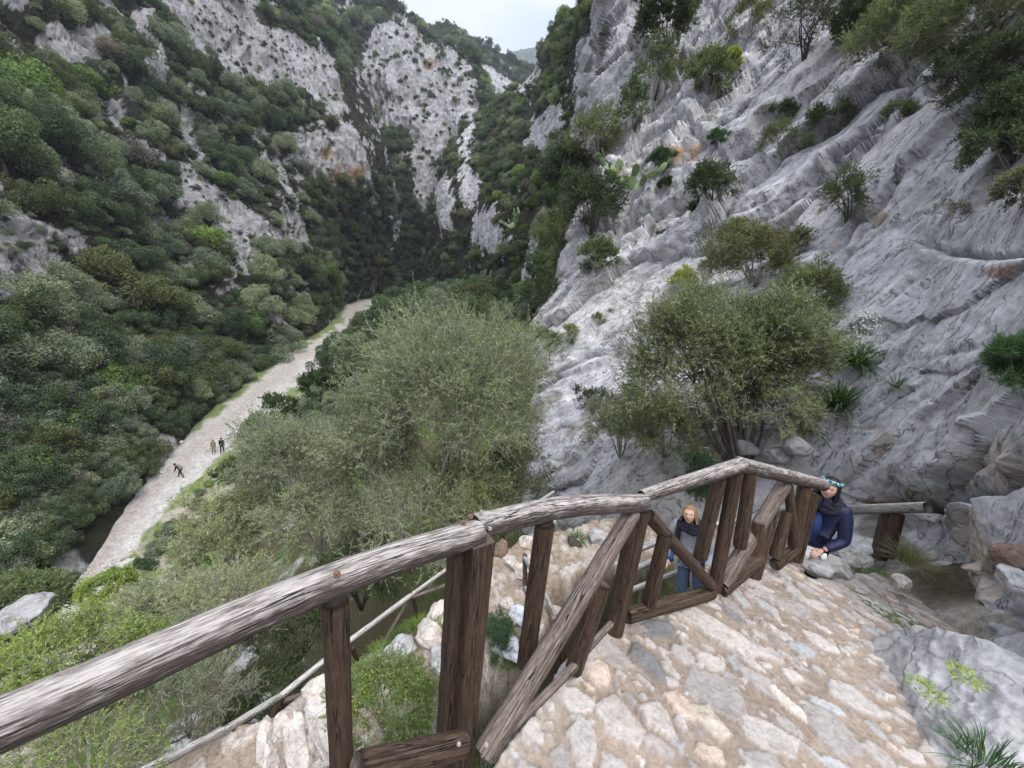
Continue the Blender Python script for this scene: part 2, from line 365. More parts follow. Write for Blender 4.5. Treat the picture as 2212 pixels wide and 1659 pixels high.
def cliffs(amp0, sc_, vert=.45, sd_=0, calm=False):
    def f(G, N, u, v):
        amp = amp0*((.08+.92*sstep(1, 15, G[..., 2]-zf(G[..., 0], G[..., 1]))) if calm else np.ones(u.shape))
        k = np.array([1, 1, vert]); wv = G+np.stack([fbm(G*sc_*.8+7, 3, 43), fbm(G*sc_*.8+31, 3, 45), 0*u], -1)*(2.2/sc_*.12); a = fbm(wv*k*sc_*1.5, 6, 41+sd_, .6, True); b = fbm(G*sc_*.45, 3, 51+sd_)
        return G+N*(amp*(.8*a+.5*b+.2*fbm(wv*sc_*5.5*np.array([1, 1, .5]), 4, 47, .6, True)))[..., None]+np.array([0, 0, 1.])*(amp*.18*fbm(G*sc_*2.3, 3, 61+sd_))[..., None]
    return f
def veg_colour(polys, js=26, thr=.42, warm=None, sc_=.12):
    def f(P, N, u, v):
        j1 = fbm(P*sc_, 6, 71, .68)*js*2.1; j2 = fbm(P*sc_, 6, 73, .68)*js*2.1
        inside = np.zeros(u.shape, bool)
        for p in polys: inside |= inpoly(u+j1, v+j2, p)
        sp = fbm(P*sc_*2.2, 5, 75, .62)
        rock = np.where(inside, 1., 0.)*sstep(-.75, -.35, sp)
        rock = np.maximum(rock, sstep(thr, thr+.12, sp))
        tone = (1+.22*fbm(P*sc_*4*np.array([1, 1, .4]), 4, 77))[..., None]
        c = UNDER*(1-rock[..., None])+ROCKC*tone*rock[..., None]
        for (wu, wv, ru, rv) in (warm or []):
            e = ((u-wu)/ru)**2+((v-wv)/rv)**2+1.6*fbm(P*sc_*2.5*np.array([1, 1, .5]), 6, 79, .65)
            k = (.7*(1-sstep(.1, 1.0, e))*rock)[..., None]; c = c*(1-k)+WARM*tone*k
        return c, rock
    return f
M['farrock'] = rock_mat('far_limestone', .45, 1.5, ((.55, .55, .16), (0, 0, 0)), 0)
M['midrock'] = rock_mat('mid_limestone', .8, .6, ((.9, .9, .3), (0, 0, 0)), 0)
patch('left_slope', [
 [(-300, 1560, 30), (-400, 1050, 42), (-450, 650, 58), (-500, 250, 82), (-500, -120, 112), (-480, -300, 150)],
 [(125, 1262, 36), (0, 900, 52), (-50, 600, 66), (-50, 300, 85), (-50, 0, 113), (-50, -250, 150)],
 [(310, 1030, 48.5), (210, 760, 65), (160, 520, 80), (130, 280, 98), (120, 20, 125), (110, -250, 160)],
 [(490, 855, 70), (400, 660, 85), (330, 480, 100), (310, 270, 118), (300, 30, 142), (300, -250, 180)],
 [(585, 772, 90), (540, 620, 102), (500, 480, 114), (470, 300, 132), (450, 60, 155), (450, -250, 195)],
 [(700, 706, 118), (660, 590, 126), (640, 480, 134), (620, 300, 146), (560, 60, 165), (560, -250, 200)],
 [(728, 660, 150), (728, 590, 148), (735, 480, 152), (750, 350, 152), (690, 120, 172), (620, -60, 200)],
 [(775, 650, 172), (785, 590, 170), (792, 490, 172), (802, 380, 168), (748, 200, 182), (665, 30, 210)],
 [(815, 640, 195), (825, 580, 195), (828, 480, 195), (826, 380, 190), (772, 190, 215), (692, 30, 240)],
 [(815, 620, 260), (820, 560, 260), (815, 480, 260), (815, 380, 260), (750, 200, 280), (660, 40, 300)]],
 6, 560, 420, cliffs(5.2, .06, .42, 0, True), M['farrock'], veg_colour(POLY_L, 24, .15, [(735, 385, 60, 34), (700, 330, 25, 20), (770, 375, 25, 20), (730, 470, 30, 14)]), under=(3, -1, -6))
patch('middle_spur', [
 [(700, 640, 260), (700, 450, 265), (700, 300, 278), (690, 150, 300), (690, 10, 330), (670, -150, 370)],
 [(790, 640, 235), (790, 480, 240), (800, 330, 255), (800, 200, 275), (800, 60, 305), (780, -60, 350)],
 [(870, 620, 225), (880, 480, 228), (880, 330, 240), (870, 200, 258), (862, 85, 285), (865, 12, 310)],
 [(950, 580, 225), (960, 470, 226), (970, 350, 236), (960, 240, 255), (940, 130, 285), (925, 75, 310)],
 [(985, 560, 230), (990, 460, 230), (1010, 360, 238), (1030, 260, 250), (1005, 140, 280), (965, 92, 310)],
 [(1050, 560, 290), (1050, 460, 295), (1050, 360, 300), (1045, 260, 310), (1010, 150, 330), (975, 100, 345)]],
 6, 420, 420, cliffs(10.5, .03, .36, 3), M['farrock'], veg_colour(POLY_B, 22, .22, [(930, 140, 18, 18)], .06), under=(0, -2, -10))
patch('far_spur', [
 [(880, 420, 400), (890, 250, 420), (890, 120, 450), (880, 50, 500)],
 [(1000, 420, 400), (1010, 250, 410), (1010, 160, 440), (1008, 98, 500)],
 [(1060, 420, 400), (1080, 280, 410), (1080, 190, 440), (1078, 126, 500)],
 [(1130, 420, 420), (1130, 300, 430), (1135, 220, 450), (1140, 158, 500)],
 [(1230, 420, 450), (1230, 300, 460), (1230, 230, 480), (1230, 200, 530)]],
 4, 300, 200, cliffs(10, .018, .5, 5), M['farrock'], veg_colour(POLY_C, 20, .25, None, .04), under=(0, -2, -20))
FARM = NT('far_hill_woods'); _n = FARM.noise(.02, 6, .6, FARM.obj())
M['farhill'] = FARM.bsdf(FARM.ramp(_n, [(.35, (.05, .07, .05)), (.6, (.09, .11, .08)), (.75, (.3, .3, .3))]), .95)
patch('far_hill', [[(u, v0+230, 1500), (u, v0+90, 1600), (u, v0+25, 1750), (u, v0, 1900), (u, v0+25, 2100)] for u, v0 in ((850, 175), (980, 160), (1080, 140), (1120, 120), (1150, 116), (1200, 120), (1300, 112), (1450, 140))],
 5, 160, 60, cliffs(26, .006, 1, 8), M['farhill'], lambda P, N, u, v: (np.ones(P.shape)*.1, np.zeros(u.shape)))
POLY_R2 = [[(1000, 330), (1040, 400), (1015, 470), (1000, 420)], [(935, 390), (965, 380), (985, 440), (968, 500), (945, 495)], [(1020, 470), (1060, 440), (1095, 500), (1080, 560), (1030, 540)], [(1000, 270), (1035, 265), (1010, 340), (990, 330)], [(1150, 260), (1200, 225), (1230, 250), (1180, 330), (1140, 320)], [(1230, 300), (1290, 160), (1330, 180), (1320, 260), (1260, 330)],
  [(1245, 90), (1300, 60), (1330, 0), (1400, 0), (1370, 200), (1330, 330), (1310, 390), (1290, 300), (1250, 220)], [(1170, 420), (1200, 400), (1180, 520), (1165, 560), (1140, 590)], [(1180, 640), (1230, 590), (1225, 680), (1160, 760), (1150, 720)], [(1140, 540), (1160, 560), (1150, 640), (1120, 600)], [(1260, 460), (1310, 480), (1290, 560), (1240, 560)], [(1110, 180), (1160, 130), (1165, 170), (1130, 210)]]
patch('right_ridge', [
 [(925, 560, 230), (930, 450, 235), (950, 400, 240), (985, 320, 250), (1040, 270, 270), (1080, 225, 280)],
 [(940, 540, 170), (945, 450, 172), (955, 395, 176), (992, 305, 190), (1045, 250, 205), (1085, 212, 215)],
 [(1000, 600, 135), (1010, 480, 138), (1040, 380, 145), (1080, 290, 158), (1120, 225, 175), (1145, 170, 190)],
 [(1070, 660, 90), (1080, 520, 95), (1110, 400, 102), (1150, 290, 115), (1180, 190, 130), (1190, 85, 150)],
 [(1140, 710, 55), (1150, 560, 58), (1180, 430, 63), (1210, 290, 72), (1235, 150, 84), (1250, 20, 100)],
 [(1180, 760, 38), (1220, 600, 40), (1260, 450, 44), (1290, 300, 49), (1310, 150, 55), (1330, -60, 65)],
 [(1230, 790, 32), (1290, 640, 33), (1340, 500, 36), (1380, 350, 40), (1400, 180, 46), (1420, -90, 55)],
 [(1330, 790, 34), (1390, 650, 36), (1450, 500, 38), (1500, 350, 42), (1500, 180, 47), (1520, -90, 56)]],
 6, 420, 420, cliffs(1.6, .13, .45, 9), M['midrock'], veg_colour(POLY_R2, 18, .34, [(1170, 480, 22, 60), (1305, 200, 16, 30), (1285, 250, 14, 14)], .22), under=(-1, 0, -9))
# ---------------------------------------------------------------- the big grey slab on the right
_ea = at_d(2100, 250, 13.2)-at_d(1500, 880, 10.6); _eb = at_d(2150, 620, 8.9)-at_d(1700, 930, 9.3); _e1 = .3*_ea/np.linalg.norm(_ea)+.7*_eb/np.linalg.norm(_eb); _e1 /= np.linalg.norm(_e1)      # the way its beds run
_nn = np.array([-.62, -.52, .58]); _nn -= _e1*(_nn@_e1); _nn /= np.linalg.norm(_nn); _e2 = np.cross(_nn, _e1)
def slab_frame(P): return np.stack([P@_e1, P@_e2, P@_nn], -1)
LEDGES = [([(1575, 455), (1640, 375), (1760, 265), (1880, 180), (2010, 95)], 85, .62), ([(1590, 500), (1660, 440), (1740, 370), (1850, 300)], 60, .35), ([(1730, 640), (1790, 540), (1850, 470), (1960, 370), (2080, 260)], 70, .28), ([(1480, 450), (1560, 350), (1660, 260), (1740, 200)], 80, .55), ([(1400, 480), (1450, 380), (1500, 300), (1580, 215), (1640, 110)], 80, .6), ([(1340, 450), (1380, 330), (1420, 200), (1480, 60)], 60, .8), ([(1200, 800), (1290, 775), (1350, 740), (1400, 690)], 45, .22), ([(1870, 1000), (1960, 900), (2060, 820)], 50, .12), ([(1880, 690), (1990, 560), (2080, 450), (2160, 330)], 70, .16), ([(1780, 900), (1850, 760), (1950, 640)], 60, .12), ([(1930, 470), (2010, 390), (2080, 320)], 40, .14), ([(1300, 700), (1380, 600), (1480, 530), (1560, 500)], 60, .25), ([(1260, 980), (1330, 900), (1400, 850)], 40, .15), ([(1990, 525), (2060, 548), (2130, 562), (2240, 555)], -60, .22), ([(1870, 1085), (1960, 1100), (2060, 1098), (2130, 1080)], -60, .45), ([(1985, 1100), (2000, 1040), (2040, 1000), (2100, 940), (2140, 870)], 40, .16), ([(2000, 1300), (2040, 1200), (2100, 1090), (2180, 1010)], 40, .12)]
CRACKS = [([(1990, 520), (2050, 538), (2110, 556), (2160, 560), (2230, 552)], 9, .16), ([(1585, 500), (1640, 455), (1700, 410), (1760, 360)], 12, .35), ([(1570, 455), (1600, 410), (1680, 330), (1760, 270), (1850, 190), (1960, 150)], 10, .45),
 ([(1700, 520), (1690, 560), (1720, 600)], 8, .25), ([(1430, 350), (1480, 300), (1540, 330)], 10, .4), ([(1330, 770), (1290, 790), (1240, 800)], 7, .2), ([(1340, 830), (1300, 880), (1240, 960)], 6, .14), ([(1880, 1075), (1960, 1092), (2060, 1090), (2120, 1075)], 12, .25), ([(1980, 1085), (2000, 1030), (2040, 1000), (2100, 930)], 7, .15),
 ([(1880, 480), (1940, 430), (1980, 370)], 5, .10), ([(1760, 600), (1850, 500), (1900, 400)], 5, .14), ([(1560, 430), (1580, 470), (1640, 440)], 6, .2), ([(1500, 240), (1440, 380), (1420, 430)], 9, .3), ([(1900, 260), (1990, 210), (2060, 130)], 10, .3), ([(1850, 910), (1900, 880), (1960, 840)], 5, .08), ([(1380, 700), (1420, 640), (1490, 600)], 6, .15), ([(1740, 220), (1690, 300), (1640, 330)], 9, .3), ([(2120, 420), (2060, 440), (2000, 470)], 6, .1)]
def polydist(u, v, pl):
    best = np.full(u.shape, 1e9); side = np.zeros(u.shape)
    for (x0, y0), (x1, y1) in zip(pl[:-1], pl[1:]):
        dx, dy = x1-x0, y1-y0; t = np.clip(((u-x0)*dx+(v-y0)*dy)/(dx*dx+dy*dy), 0, 1)
        ex, ey = u-x0-t*dx, v-y0-t*dy; q = np.hypot(ex, ey); m = q < best
        best = np.where(m, q, best); side = np.where(m, np.sign(dx*ey-dy*ex), side)
    return best, side
def slab_disp(G, N, u, v):
    Q = slab_frame(G); far = np.clip(np.linalg.norm(G, axis=-1)/9., .6, 3.2)
    up = sstep(900, 300, v)*sstep(1750, 1450, u)                                 # rougher towards the upper left
    wob = fbm(Q*.25, 3, 101)
    b = Q[..., 1]*.62+1.6*wob; st = (b-np.floor(b)); ledge = np.where(st < .93, st/.93, (1-st)/.07); b2 = Q[..., 1]*2.1+1.1*fbm(Q*.6, 3, 117); s2 = b2-np.floor(b2); led2 = np.where(s2 < .9, s2/.9, (1-s2)/.1)*sstep(-.2, .3, fbm(Q*.35, 3, 119))
    h = (.03+.07*up)*led2*far**.5+.30*fbm(Q*np.array([.22, .5, .4]), 5, 103)*far**.6+(.10+.30*up)*ledge*(.55+.8*noise(Q*.21, 105))
    h = h+(.05+.30*up)*fbm(Q*np.array([.55, 2.1, 1.2]), 5, 107, .6, True)+(.04+.05*up)*fbm(Q*np.array([1.1, 2.2, 2]), 6, 133, .68)
    h = h+.035*fbm(Q*np.array([1.3, 7, 4]), 4, 109, .6, True)+.5*up*fbm(Q*np.array([.4, .8, .8]), 4, 111, .5, True)
    # separate plates of rock, each a little higher or lower than the next, with open joints between them
    for sb, sa, hg, sd0 in ((.36, .13, .34, 141), (.95, .30, .12, 151)):
        bb = Q[..., 1]*sb+.9*fbm(Q*.22, 4, sd0, .6); ib = np.floor(bb).astype(np.int64); fb = bb-ib
        aa = Q[..., 0]*sa+.35*_h(ib, ib*0, ib*0, sd0+1)+.5*fbm(Q*.3, 3, sd0+2, .6)+fb*.4; ia = np.floor(aa).astype(np.int64); fa_ = aa-ia
        hh_ = _h(ia, ib, ib*0+3, sd0+3); tl = _h(ia, ib, ib*0+9, sd0+4); amp_ = hg*(.45+1.1*up)*far**.6
        h = h+amp_*(.8*hh_+.9*tl*(fb-.5))-.5*amp_*(np.exp(-(np.minimum(fb, 1-fb)/(.035*sb/.36))**2)+.7*np.exp(-(np.minimum(fa_, 1-fa_)/.02)**2)*(noise(Q*.3, sd0+6) > -.1))*sstep(-.45, .15, noise(Q*.22, sd0+5))
    ju = 22*fbm(G*.9, 4, 113); jv = 16*fbm(G*.9, 4, 115)
    for pl, wd, dp in CRACKS:
        d, s = polydist(u+ju, v+jv, pl)
        h = h-dp*1.0*np.exp(-(d/wd)**2)+dp*.8*np.exp(-(d/(wd*6))**2)*(s < 0)
    for pl, wf, hg in LEDGES:
        d, s = polydist(u+ju*.6, v+jv*.6, pl); sd_ = d*s*np.sign(wf); w_ = abs(wf); h = h-hg*sstep(-1.5, 2.5, sd_)*np.exp(-(np.maximum(sd_, 0)/w_)**2)+.35*hg*np.exp(-(d/(w_*.5))**2)*(sd_ < 0)
    return G+N*h[..., None]
def slab_colour(P, N, u, v):
    Q = slab_frame(P); c = np.array([.475, .465, .472])*(1+.20*fbm(Q*np.array([.5, 1.6, 1]), 5, 121)+.10*fbm(Q*np.array([2, 9, 5]), 4, 123))[..., None]
    pale = sstep(.0, .35, fbm(Q*np.array([.18, .3, .3]), 3, 125)+.35*sstep(1700, 1400, u)*sstep(500, 700, v)-.1)[..., None]
    c = c*(1-.6*pale)+np.array([.53, .50, .475])*.6*pale
    nz_ = fbm(Q*np.array([.9, 2.4, 2]), 6, 127, .68)*1.7
    for wu, wv, ru, rv, cc, k in [(1475, 335, 42, 22, WARM, 1), (1510, 318, 18, 25, (.62, .40, .22), .9), (1790, 520, 14, 10, WARM, .8), (1900, 470, 20, 20, (.35, .24, .12), .5), (2180, 590, 60, 22, (.30, .17, .12), .8), (1930, 1090, 90, 14, (.40, .29, .2), .9), (2170, 1000, 80, 70, (.56, .46, .40), .6), (2090, 1170, 50, 80, (.52, .44, .37), .7), (2120, 1240, 60, 60, (.56, .46, .38), .7), (1900, 940, 30, 40, (.25, .19, .13), .6)]:
        e = ((u-wu)/ru)**2+((v-wv)/rv)**2+1.3*nz_
        t = (k*(1-sstep(.25, .75, e)))[..., None]; c = c*(1-t)+np.array(cc)*t
    soil = sstep(.36, .5, fbm(Q*np.array([.5, 1.1, 1]), 4, 129)+.12*sstep(1750, 1500, u)*sstep(600, 350, v))[..., None]
    c = c*(1-.6*soil)+np.array([.16, .14, .09])*.6*soil
    return c, np.ones(u.shape)
_ax = Matrix((tuple(_e1), tuple(_e2), tuple(_nn))).to_euler()
M['slab'] = rock_mat('slab_limestone', 1.6, .022, ((.55, 4.2, 2.2), (0, 0, 0)), 0, .5)
# the streaks run along the beds: turn the texture space into the slab's frame
for _x in M['slab'].node_tree.nodes:
    if _x.type == 'MAPPING' and abs(_x.inputs['Scale'].default_value[1]-4.2) < .01:
        _x.vector_type = 'TEXTURE'; _x.inputs['Scale'].default_value = (1/.55, 1/4.2, 1/2.2)
        _x.inputs['Rotation'].default_value = Matrix((tuple(_e1), tuple(_e2), tuple(_nn))).transposed().to_euler()
patch('cliff_slab', [
 [(1150, 1010, 20), (1170, 830, 24), (1190, 700, 28), (1245, 590, 32), (1315, 430, 36), (1340, 190, 42), (1350, -120, 52)],
 [(1145, 1030, 12.5), (1152, 850, 16), (1166, 730, 19), (1228, 600, 22), (1300, 430, 26), (1322, 200, 32), (1330, -120, 40)],
 [(1250, 1095, 9.8), (1290, 900, 12), (1330, 730, 15.5), (1380, 560, 19.5), (1440, 380, 24), (1460, 180, 30), (1480, -120, 38)],
 [(1450, 1075, 8.6), (1480, 900, 10), (1520, 720, 13), (1560, 550, 16.5), (1600, 360, 21), (1620, 160, 26), (1640, -120, 33)],
 [(1680, 1115, 8.3), (1700, 920, 9.4), (1730, 730, 11.5), (1750, 550, 14), (1780, 350, 17.5), (1800, 150, 22), (1830, -120, 28)],
 [(1880, 1120, 7.9), (1900, 950, 8.4), (1920, 750, 9.8), (1940, 560, 11.8), (1960, 360, 14.5), (1980, 160, 18), (2010, -120, 23)],
 [(2050, 1200, 6.5), (2060, 1000, 7.0), (2080, 800, 7.9), (2100, 600, 9.4), (2120, 380, 11.6), (2150, 160, 14.5), (2180, -120, 18)],
 [(2230, 1340, 4.7), (2250, 1050, 5.4), (2280, 820, 6.2), (2300, 600, 7.4), (2320, 380, 9.2), (2350, 160, 11.5), (2380, -120, 14.5)],
 [(2480, 1560, 3.2), (2600, 1100, 4.2), (2620, 820, 4.9), (2640, 600, 6), (2650, 380, 7.5), (2660, 160, 9), (2700, -120, 11)]],
 7, 620, 520, slab_disp, M['slab'], slab_colour, under=(-.3, -.4, -1.6))

# ---------------------------------------------------------------- the stone-paved path
EDGE = np.array([at_z(*p) for p in [(1000, 1760, -2.0), (1075, 1640, -2.05), (1170, 1530, -2.1), (1215, 1450, -2.15), (1330, 1372, -2.25), (1430, 1330, -2.3), (1545, 1288, -2.36), (1640, 1248, -2.38), (1702, 1212, -2.4)]])[:, :2]
EDGE = np.concatenate([[[EDGE[0, 0]-.8, EDGE[0, 1]-.55]], EDGE])
def left_of_edge(x, y):
    P = np.stack([x, y], -1); best = np.full(np.shape(x), 1e9); sg = np.ones(np.shape(x))
    for a, b in zip(EDGE[:-1], EDGE[1:]):
        ab = b-a; t = np.clip(((P-a)@ab)/(ab@ab), 0, 1); d = P-(a+t[..., None]*ab); q = np.hypot(d[..., 0], d[..., 1])
        s = np.sign(ab[0]*(P[..., 1]-a[1])-ab[1]*(P[..., 0]-a[0])); m = q < best
        best = np.where(m, q, best); sg = np.where(m, s, sg)
    return best*sg
def path_plane(x, y):
    z = -2.0-.07*x-.075*np.maximum(y-1, -.5)
    # flight of steps going down beyond the grey kerb
    k0 = at_z(1672, 1218, -2.4); k1 = at_z(1957, 1404, -2.4); d = (k1-k0)[:2]; d = d/np.hypot(*d); nrm = np.array([-d[1], d[0]]); nrm = nrm if nrm@[1, .3] > 0 else -nrm
    s = (x-k0[0])*nrm[0]+(y-k0[1])*nrm[1]; al = (x-k0[0])*d[0]+(y-k0[1])*d[1]
    return z, s, al
def build_path():
    xs = np.arange(-1.3, 4.6, .0125); ys = np.arange(.12, 4.3, .0125)
    x, y = np.meshgrid(xs, ys, indexing='ij'); z, s, al = path_plane(x, y)
    wob = fbm(np.stack([x*3, y*3, x*0], -1), 4, 201); fine = fbm(np.stack([x*22, y*22, x*0], -1), 4, 203); s2 = s+.06*wob
    step = np.where(s2 > .05, -.28*np.floor((s2-.05)/.27+1), 0.); step = np.clip(step, -1.6, 0)
    ramp_ = sstep(.02, .28, al+.08*wob); rise = -.20*s2*1.0
    z = z+np.where(s2 > .05, step*(1-ramp_)+(rise-.05)*ramp_, 0)
    # laid stones: random convex outlines bedded in earth and mortar
    f = np.full(x.shape, 9.); sid = np.zeros(x.shape, int); hs = np.zeros(x.shape)
    tones = [(.50, .47, .445)]; r_ = np.random.default_rng(5); taken = []
    def put(cx, cy, rx, ry, ang, tone, hgt, force=False):
        R_ = max(rx, ry)*1.15
        if not force:
            for (ax, ay, ar) in taken:
                if (ax-cx)**2+(ay-cy)**2 < (ar+min(rx, ry)*.80)**2: return False
        taken.append((cx, cy, sqrt(rx*ry)*.92)); tones.append(tone); k = len(tones)-1
        i0, i1 = np.searchsorted(xs, [cx-R_, cx+R_]); j0, j1 = np.searchsorted(ys, [cy-R_, cy+R_])
        if i1 <= i0 or j1 <= j0: return True
        X = x[i0:i1, j0:j1]-cx; Y = y[i0:i1, j0:j1]-cy; a = (X*cos(ang)+Y*sin(ang))/rx; b = (-X*sin(ang)+Y*cos(ang))/ry
        nn = r_.integers(4, 8); th = np.arange(nn)*2*pi/nn+r_.uniform(-.35, .35, nn); g = np.full(X.shape, -9.)
        for t in th: g = np.maximum(g, (a*cos(t)+b*sin(t))/r_.uniform(.72, 1.0))
        g = g+.20*wob[i0:i1, j0:j1]+.09*fine[i0:i1, j0:j1]
        m = g < f[i0:i1, j0:j1]; tilt = r_.uniform(-.25, .25)*a+r_.uniform(-.25, .25)*b
        f[i0:i1, j0:j1] = np.where(m, g, f[i0:i1, j0:j1]); sid[i0:i1, j0:j1] = np.where(m, k, sid[i0:i1, j0:j1]); hs[i0:i1, j0:j1] = np.where(m, hgt*(1+1.3*tilt), hs[i0:i1, j0:j1])
        return True
    def big(u0, v0, u1, v1, wd, tone, hgt=.03):
        p, q = at_z(u0, v0, -2.25), at_z(u1, v1, -2.25); d = q-p
        put((p[0]+q[0])/2, (p[1]+q[1])/2, np.hypot(d[0], d[1])/2, wd, atan2(d[1], d[0]), tone, hgt, True)
    cream = (.50, .455, .41); slate = (.20, .195, .19); pale = (.40, .405, .40)
    big(1380, 1395, 1460, 1375, .085, slate); big(1350, 1430, 1430, 1500, .075, slate); big(1555, 1318, 1610, 1362, .05, (.24, .24, .24))
    big(1440, 1310, 1640, 1450, .11, cream, .04); big(1620, 1290, 1690, 1330, .045, pale); big(1700, 1390, 1760, 1430, .07, pale)
    big(1375, 1560, 1440, 1655, .085, cream, .045); big(1620, 1480, 1750, 1600, .05, (.62, .57, .5)); big(1480, 1560, 1560, 1640, .07, (.52, .46, .38)); big(1490, 1440, 1560, 1470, .07, cream)
    for a in np.linspace(0, 1, 7)[:-1]:
        u0, v0 = 1672+285*a, 1212+190*a; big(u0, v0, u0+44, v0+30, .045+.012*r_.random(), (.42, .415, .41), .03)
    grow = [(.12, .075, 200), (.085, .05, 500), (.06, .036, 1200), (.04, .022, 2600), (.02, .012, 5200)]
    base_ang = atan2(at_z(1700, 1560, -2.3)[1]-at_z(1500, 1420, -2.3)[1], at_z(1700, 1560, -2.3)[0]-at_z(1500, 1420, -2.3)[0])
    for rx, ry, n in grow:
        for _ in range(n):
            cx, cy = r_.uniform(-1., 4.5), r_.uniform(.2, 4.2); k = r_.uniform(.7, 1.35)
            if rx < .03 and r_.random() < .3: continue
            t = r_.random(); tone = np.array((.475, .435, .40))*(.70+.42*t) if r_.random() > .12 else np.array((.44, .44, .43))*(.8+.4*t)
            if r_.random() < .07: tone = np.array((.56, .45, .37))
            put(cx, cy, rx*k, ry*k*r_.uniform(.8, 1.4), base_ang+r_.normal(0, .5), tuple(tone), r_.uniform(.012, .03)*(1 if rx > .03 else .6))
    inn = 1-sstep(.93, 1.0, f); lo = left_of_edge(x, y)
    z = z+hs*.75*inn+.010*wob+.0035*fine*(1+inn)
    T = np.array(tones)[sid]; mort = np.array((.31, .25, .20))*(1+.22*wob+.18*fine)[..., None]
    kerb = sstep(-.16, -.02, lo+.05*wob)[..., None]; mort = mort*(1-kerb)+np.array((.40, .35, .29))*(1+.15*fine[..., None])*kerb
    c = mort*(1-inn[..., None])+T*(1+.10*fine+.12*wob)[..., None]*inn[..., None]
    # beyond the edge the masonry bank falls away to the lower path
    o = np.maximum(0, lo+.03*wob); z = z-np.minimum(o*5.5, 2.6+.25*o)-(.12*wob)*sstep(0, .2, o)
    bank = sstep(.0, .08, o)[..., None]; bc = np.array((.42, .36, .30))*(1+.3*wob+.2*fine)[..., None]; c = c*(1-bank)+bc*bank
    gcol = np.array((.085, .12, .035))
    # moss and weeds in the joints far from the tread
    gm = (sstep(.25, .5, fbm(np.stack([x*1.7, y*1.7, x*0], -1), 3, 207))*(1-inn)*sstep(2.6, 3.3, x))[..., None]; c = c*(1-.8*gm)+gcol*.8*gm
    keep = (lo < 1.0)
    nu, nv = x.shape; fc = grid_faces(nu, nv); kk = keep.ravel(); fc = fc[kk[fc].all(1)]
    mt = NT('path_stone'); v = mt.obj(); a_ = mt.attr(); n1 = mt.noise(38, 6, .65, v); n2 = mt.noise(9, 6, .6, v)
    k = mt.mix(a_, mt.ramp(n1, [(.3, .72), (.5, 1.0), (.7, 1.18)]), 1, 'MULTIPLY'); k = mt.mix(k, mt.ramp(n2, [(.3, (.82, .78, .74)), (.5, (1, 1, 1)), (.7, (1.1, 1.08, 1.06))]), 1, 'MULTIPLY')
    mat = mt.bsdf(k, .93, mt.math('ADD', n1, n2), .008, .12)
    link('path', mesh('path', np.stack([x, y, z], -1).reshape(-1, 3), fc, [mat], c.reshape(-1, 3)), kind='structure')
    return xs, ys, z
PXS, PYS, PZ = build_path()
def path_z(x, y):
    return float(PZ[min(len(PXS)-1, max(0, int((x-PXS[0])/.0125))), min(len(PYS)-1, max(0, int((y-PYS[0])/.0125)))])

# ---------------------------------------------------------------- loose and bedded rocks
M['rock'] = rock_mat('boulder_stone', 3.2, .02, None, .22)
def rock_mesh(name, rx, ry, rz, seed, colr=(.48, .47, .47), n=40, amp=.22, moss=0, fr=1.):
    t = np.linspace(0, pi, n); p = np.linspace(0, 2*pi, 2*n, endpoint=False); T, Q = np.meshgrid(t, p, indexing='ij')
    D = np.stack([np.sin(T)*np.cos(Q), np.sin(T)*np.sin(Q), np.cos(T)], -1)
    g = np.random.default_rng(seed); r = np.ones(T.shape)
    for _ in range(9):
        k = g.normal(size=3); k /= np.linalg.norm(k); c = g.uniform(.62, .92); r = np.minimum(r, c/np.maximum(1e-3, D@k)) if True else r
    r = r*(1+amp*fbm(D*1.6*fr+seed, 5, 300+seed)+.06*fbm(D*6*fr+seed, 4, 310+seed, .6, True)); P = D*r[..., None]*np.array([rx, ry, rz])
    c = np.array(colr)*(1+.25*fbm(P*4/max(rx, ry), 4, 320+seed))[..., None]
    if moss:
        m = (moss*sstep(.15, .4, fbm(P*2.2/max(rx, ry), 3, 330+seed))*sstep(.2, .8, D[..., 2]))[..., None]; c = c*(1-m)+np.array((.12, .16, .04))*m
    i, j = np.meshgrid(np.arange(n-1), np.arange(2*n), indexing='ij'); a = i*2*n+j; b = i*2*n+(j+1) % (2*n)
    f = np.stack([a, a+2*n, b+2*n, b], -1).reshape(-1, 4)
    return mesh(name, P.reshape(-1, 3), f, [M['rock']], c.reshape(-1, 3))
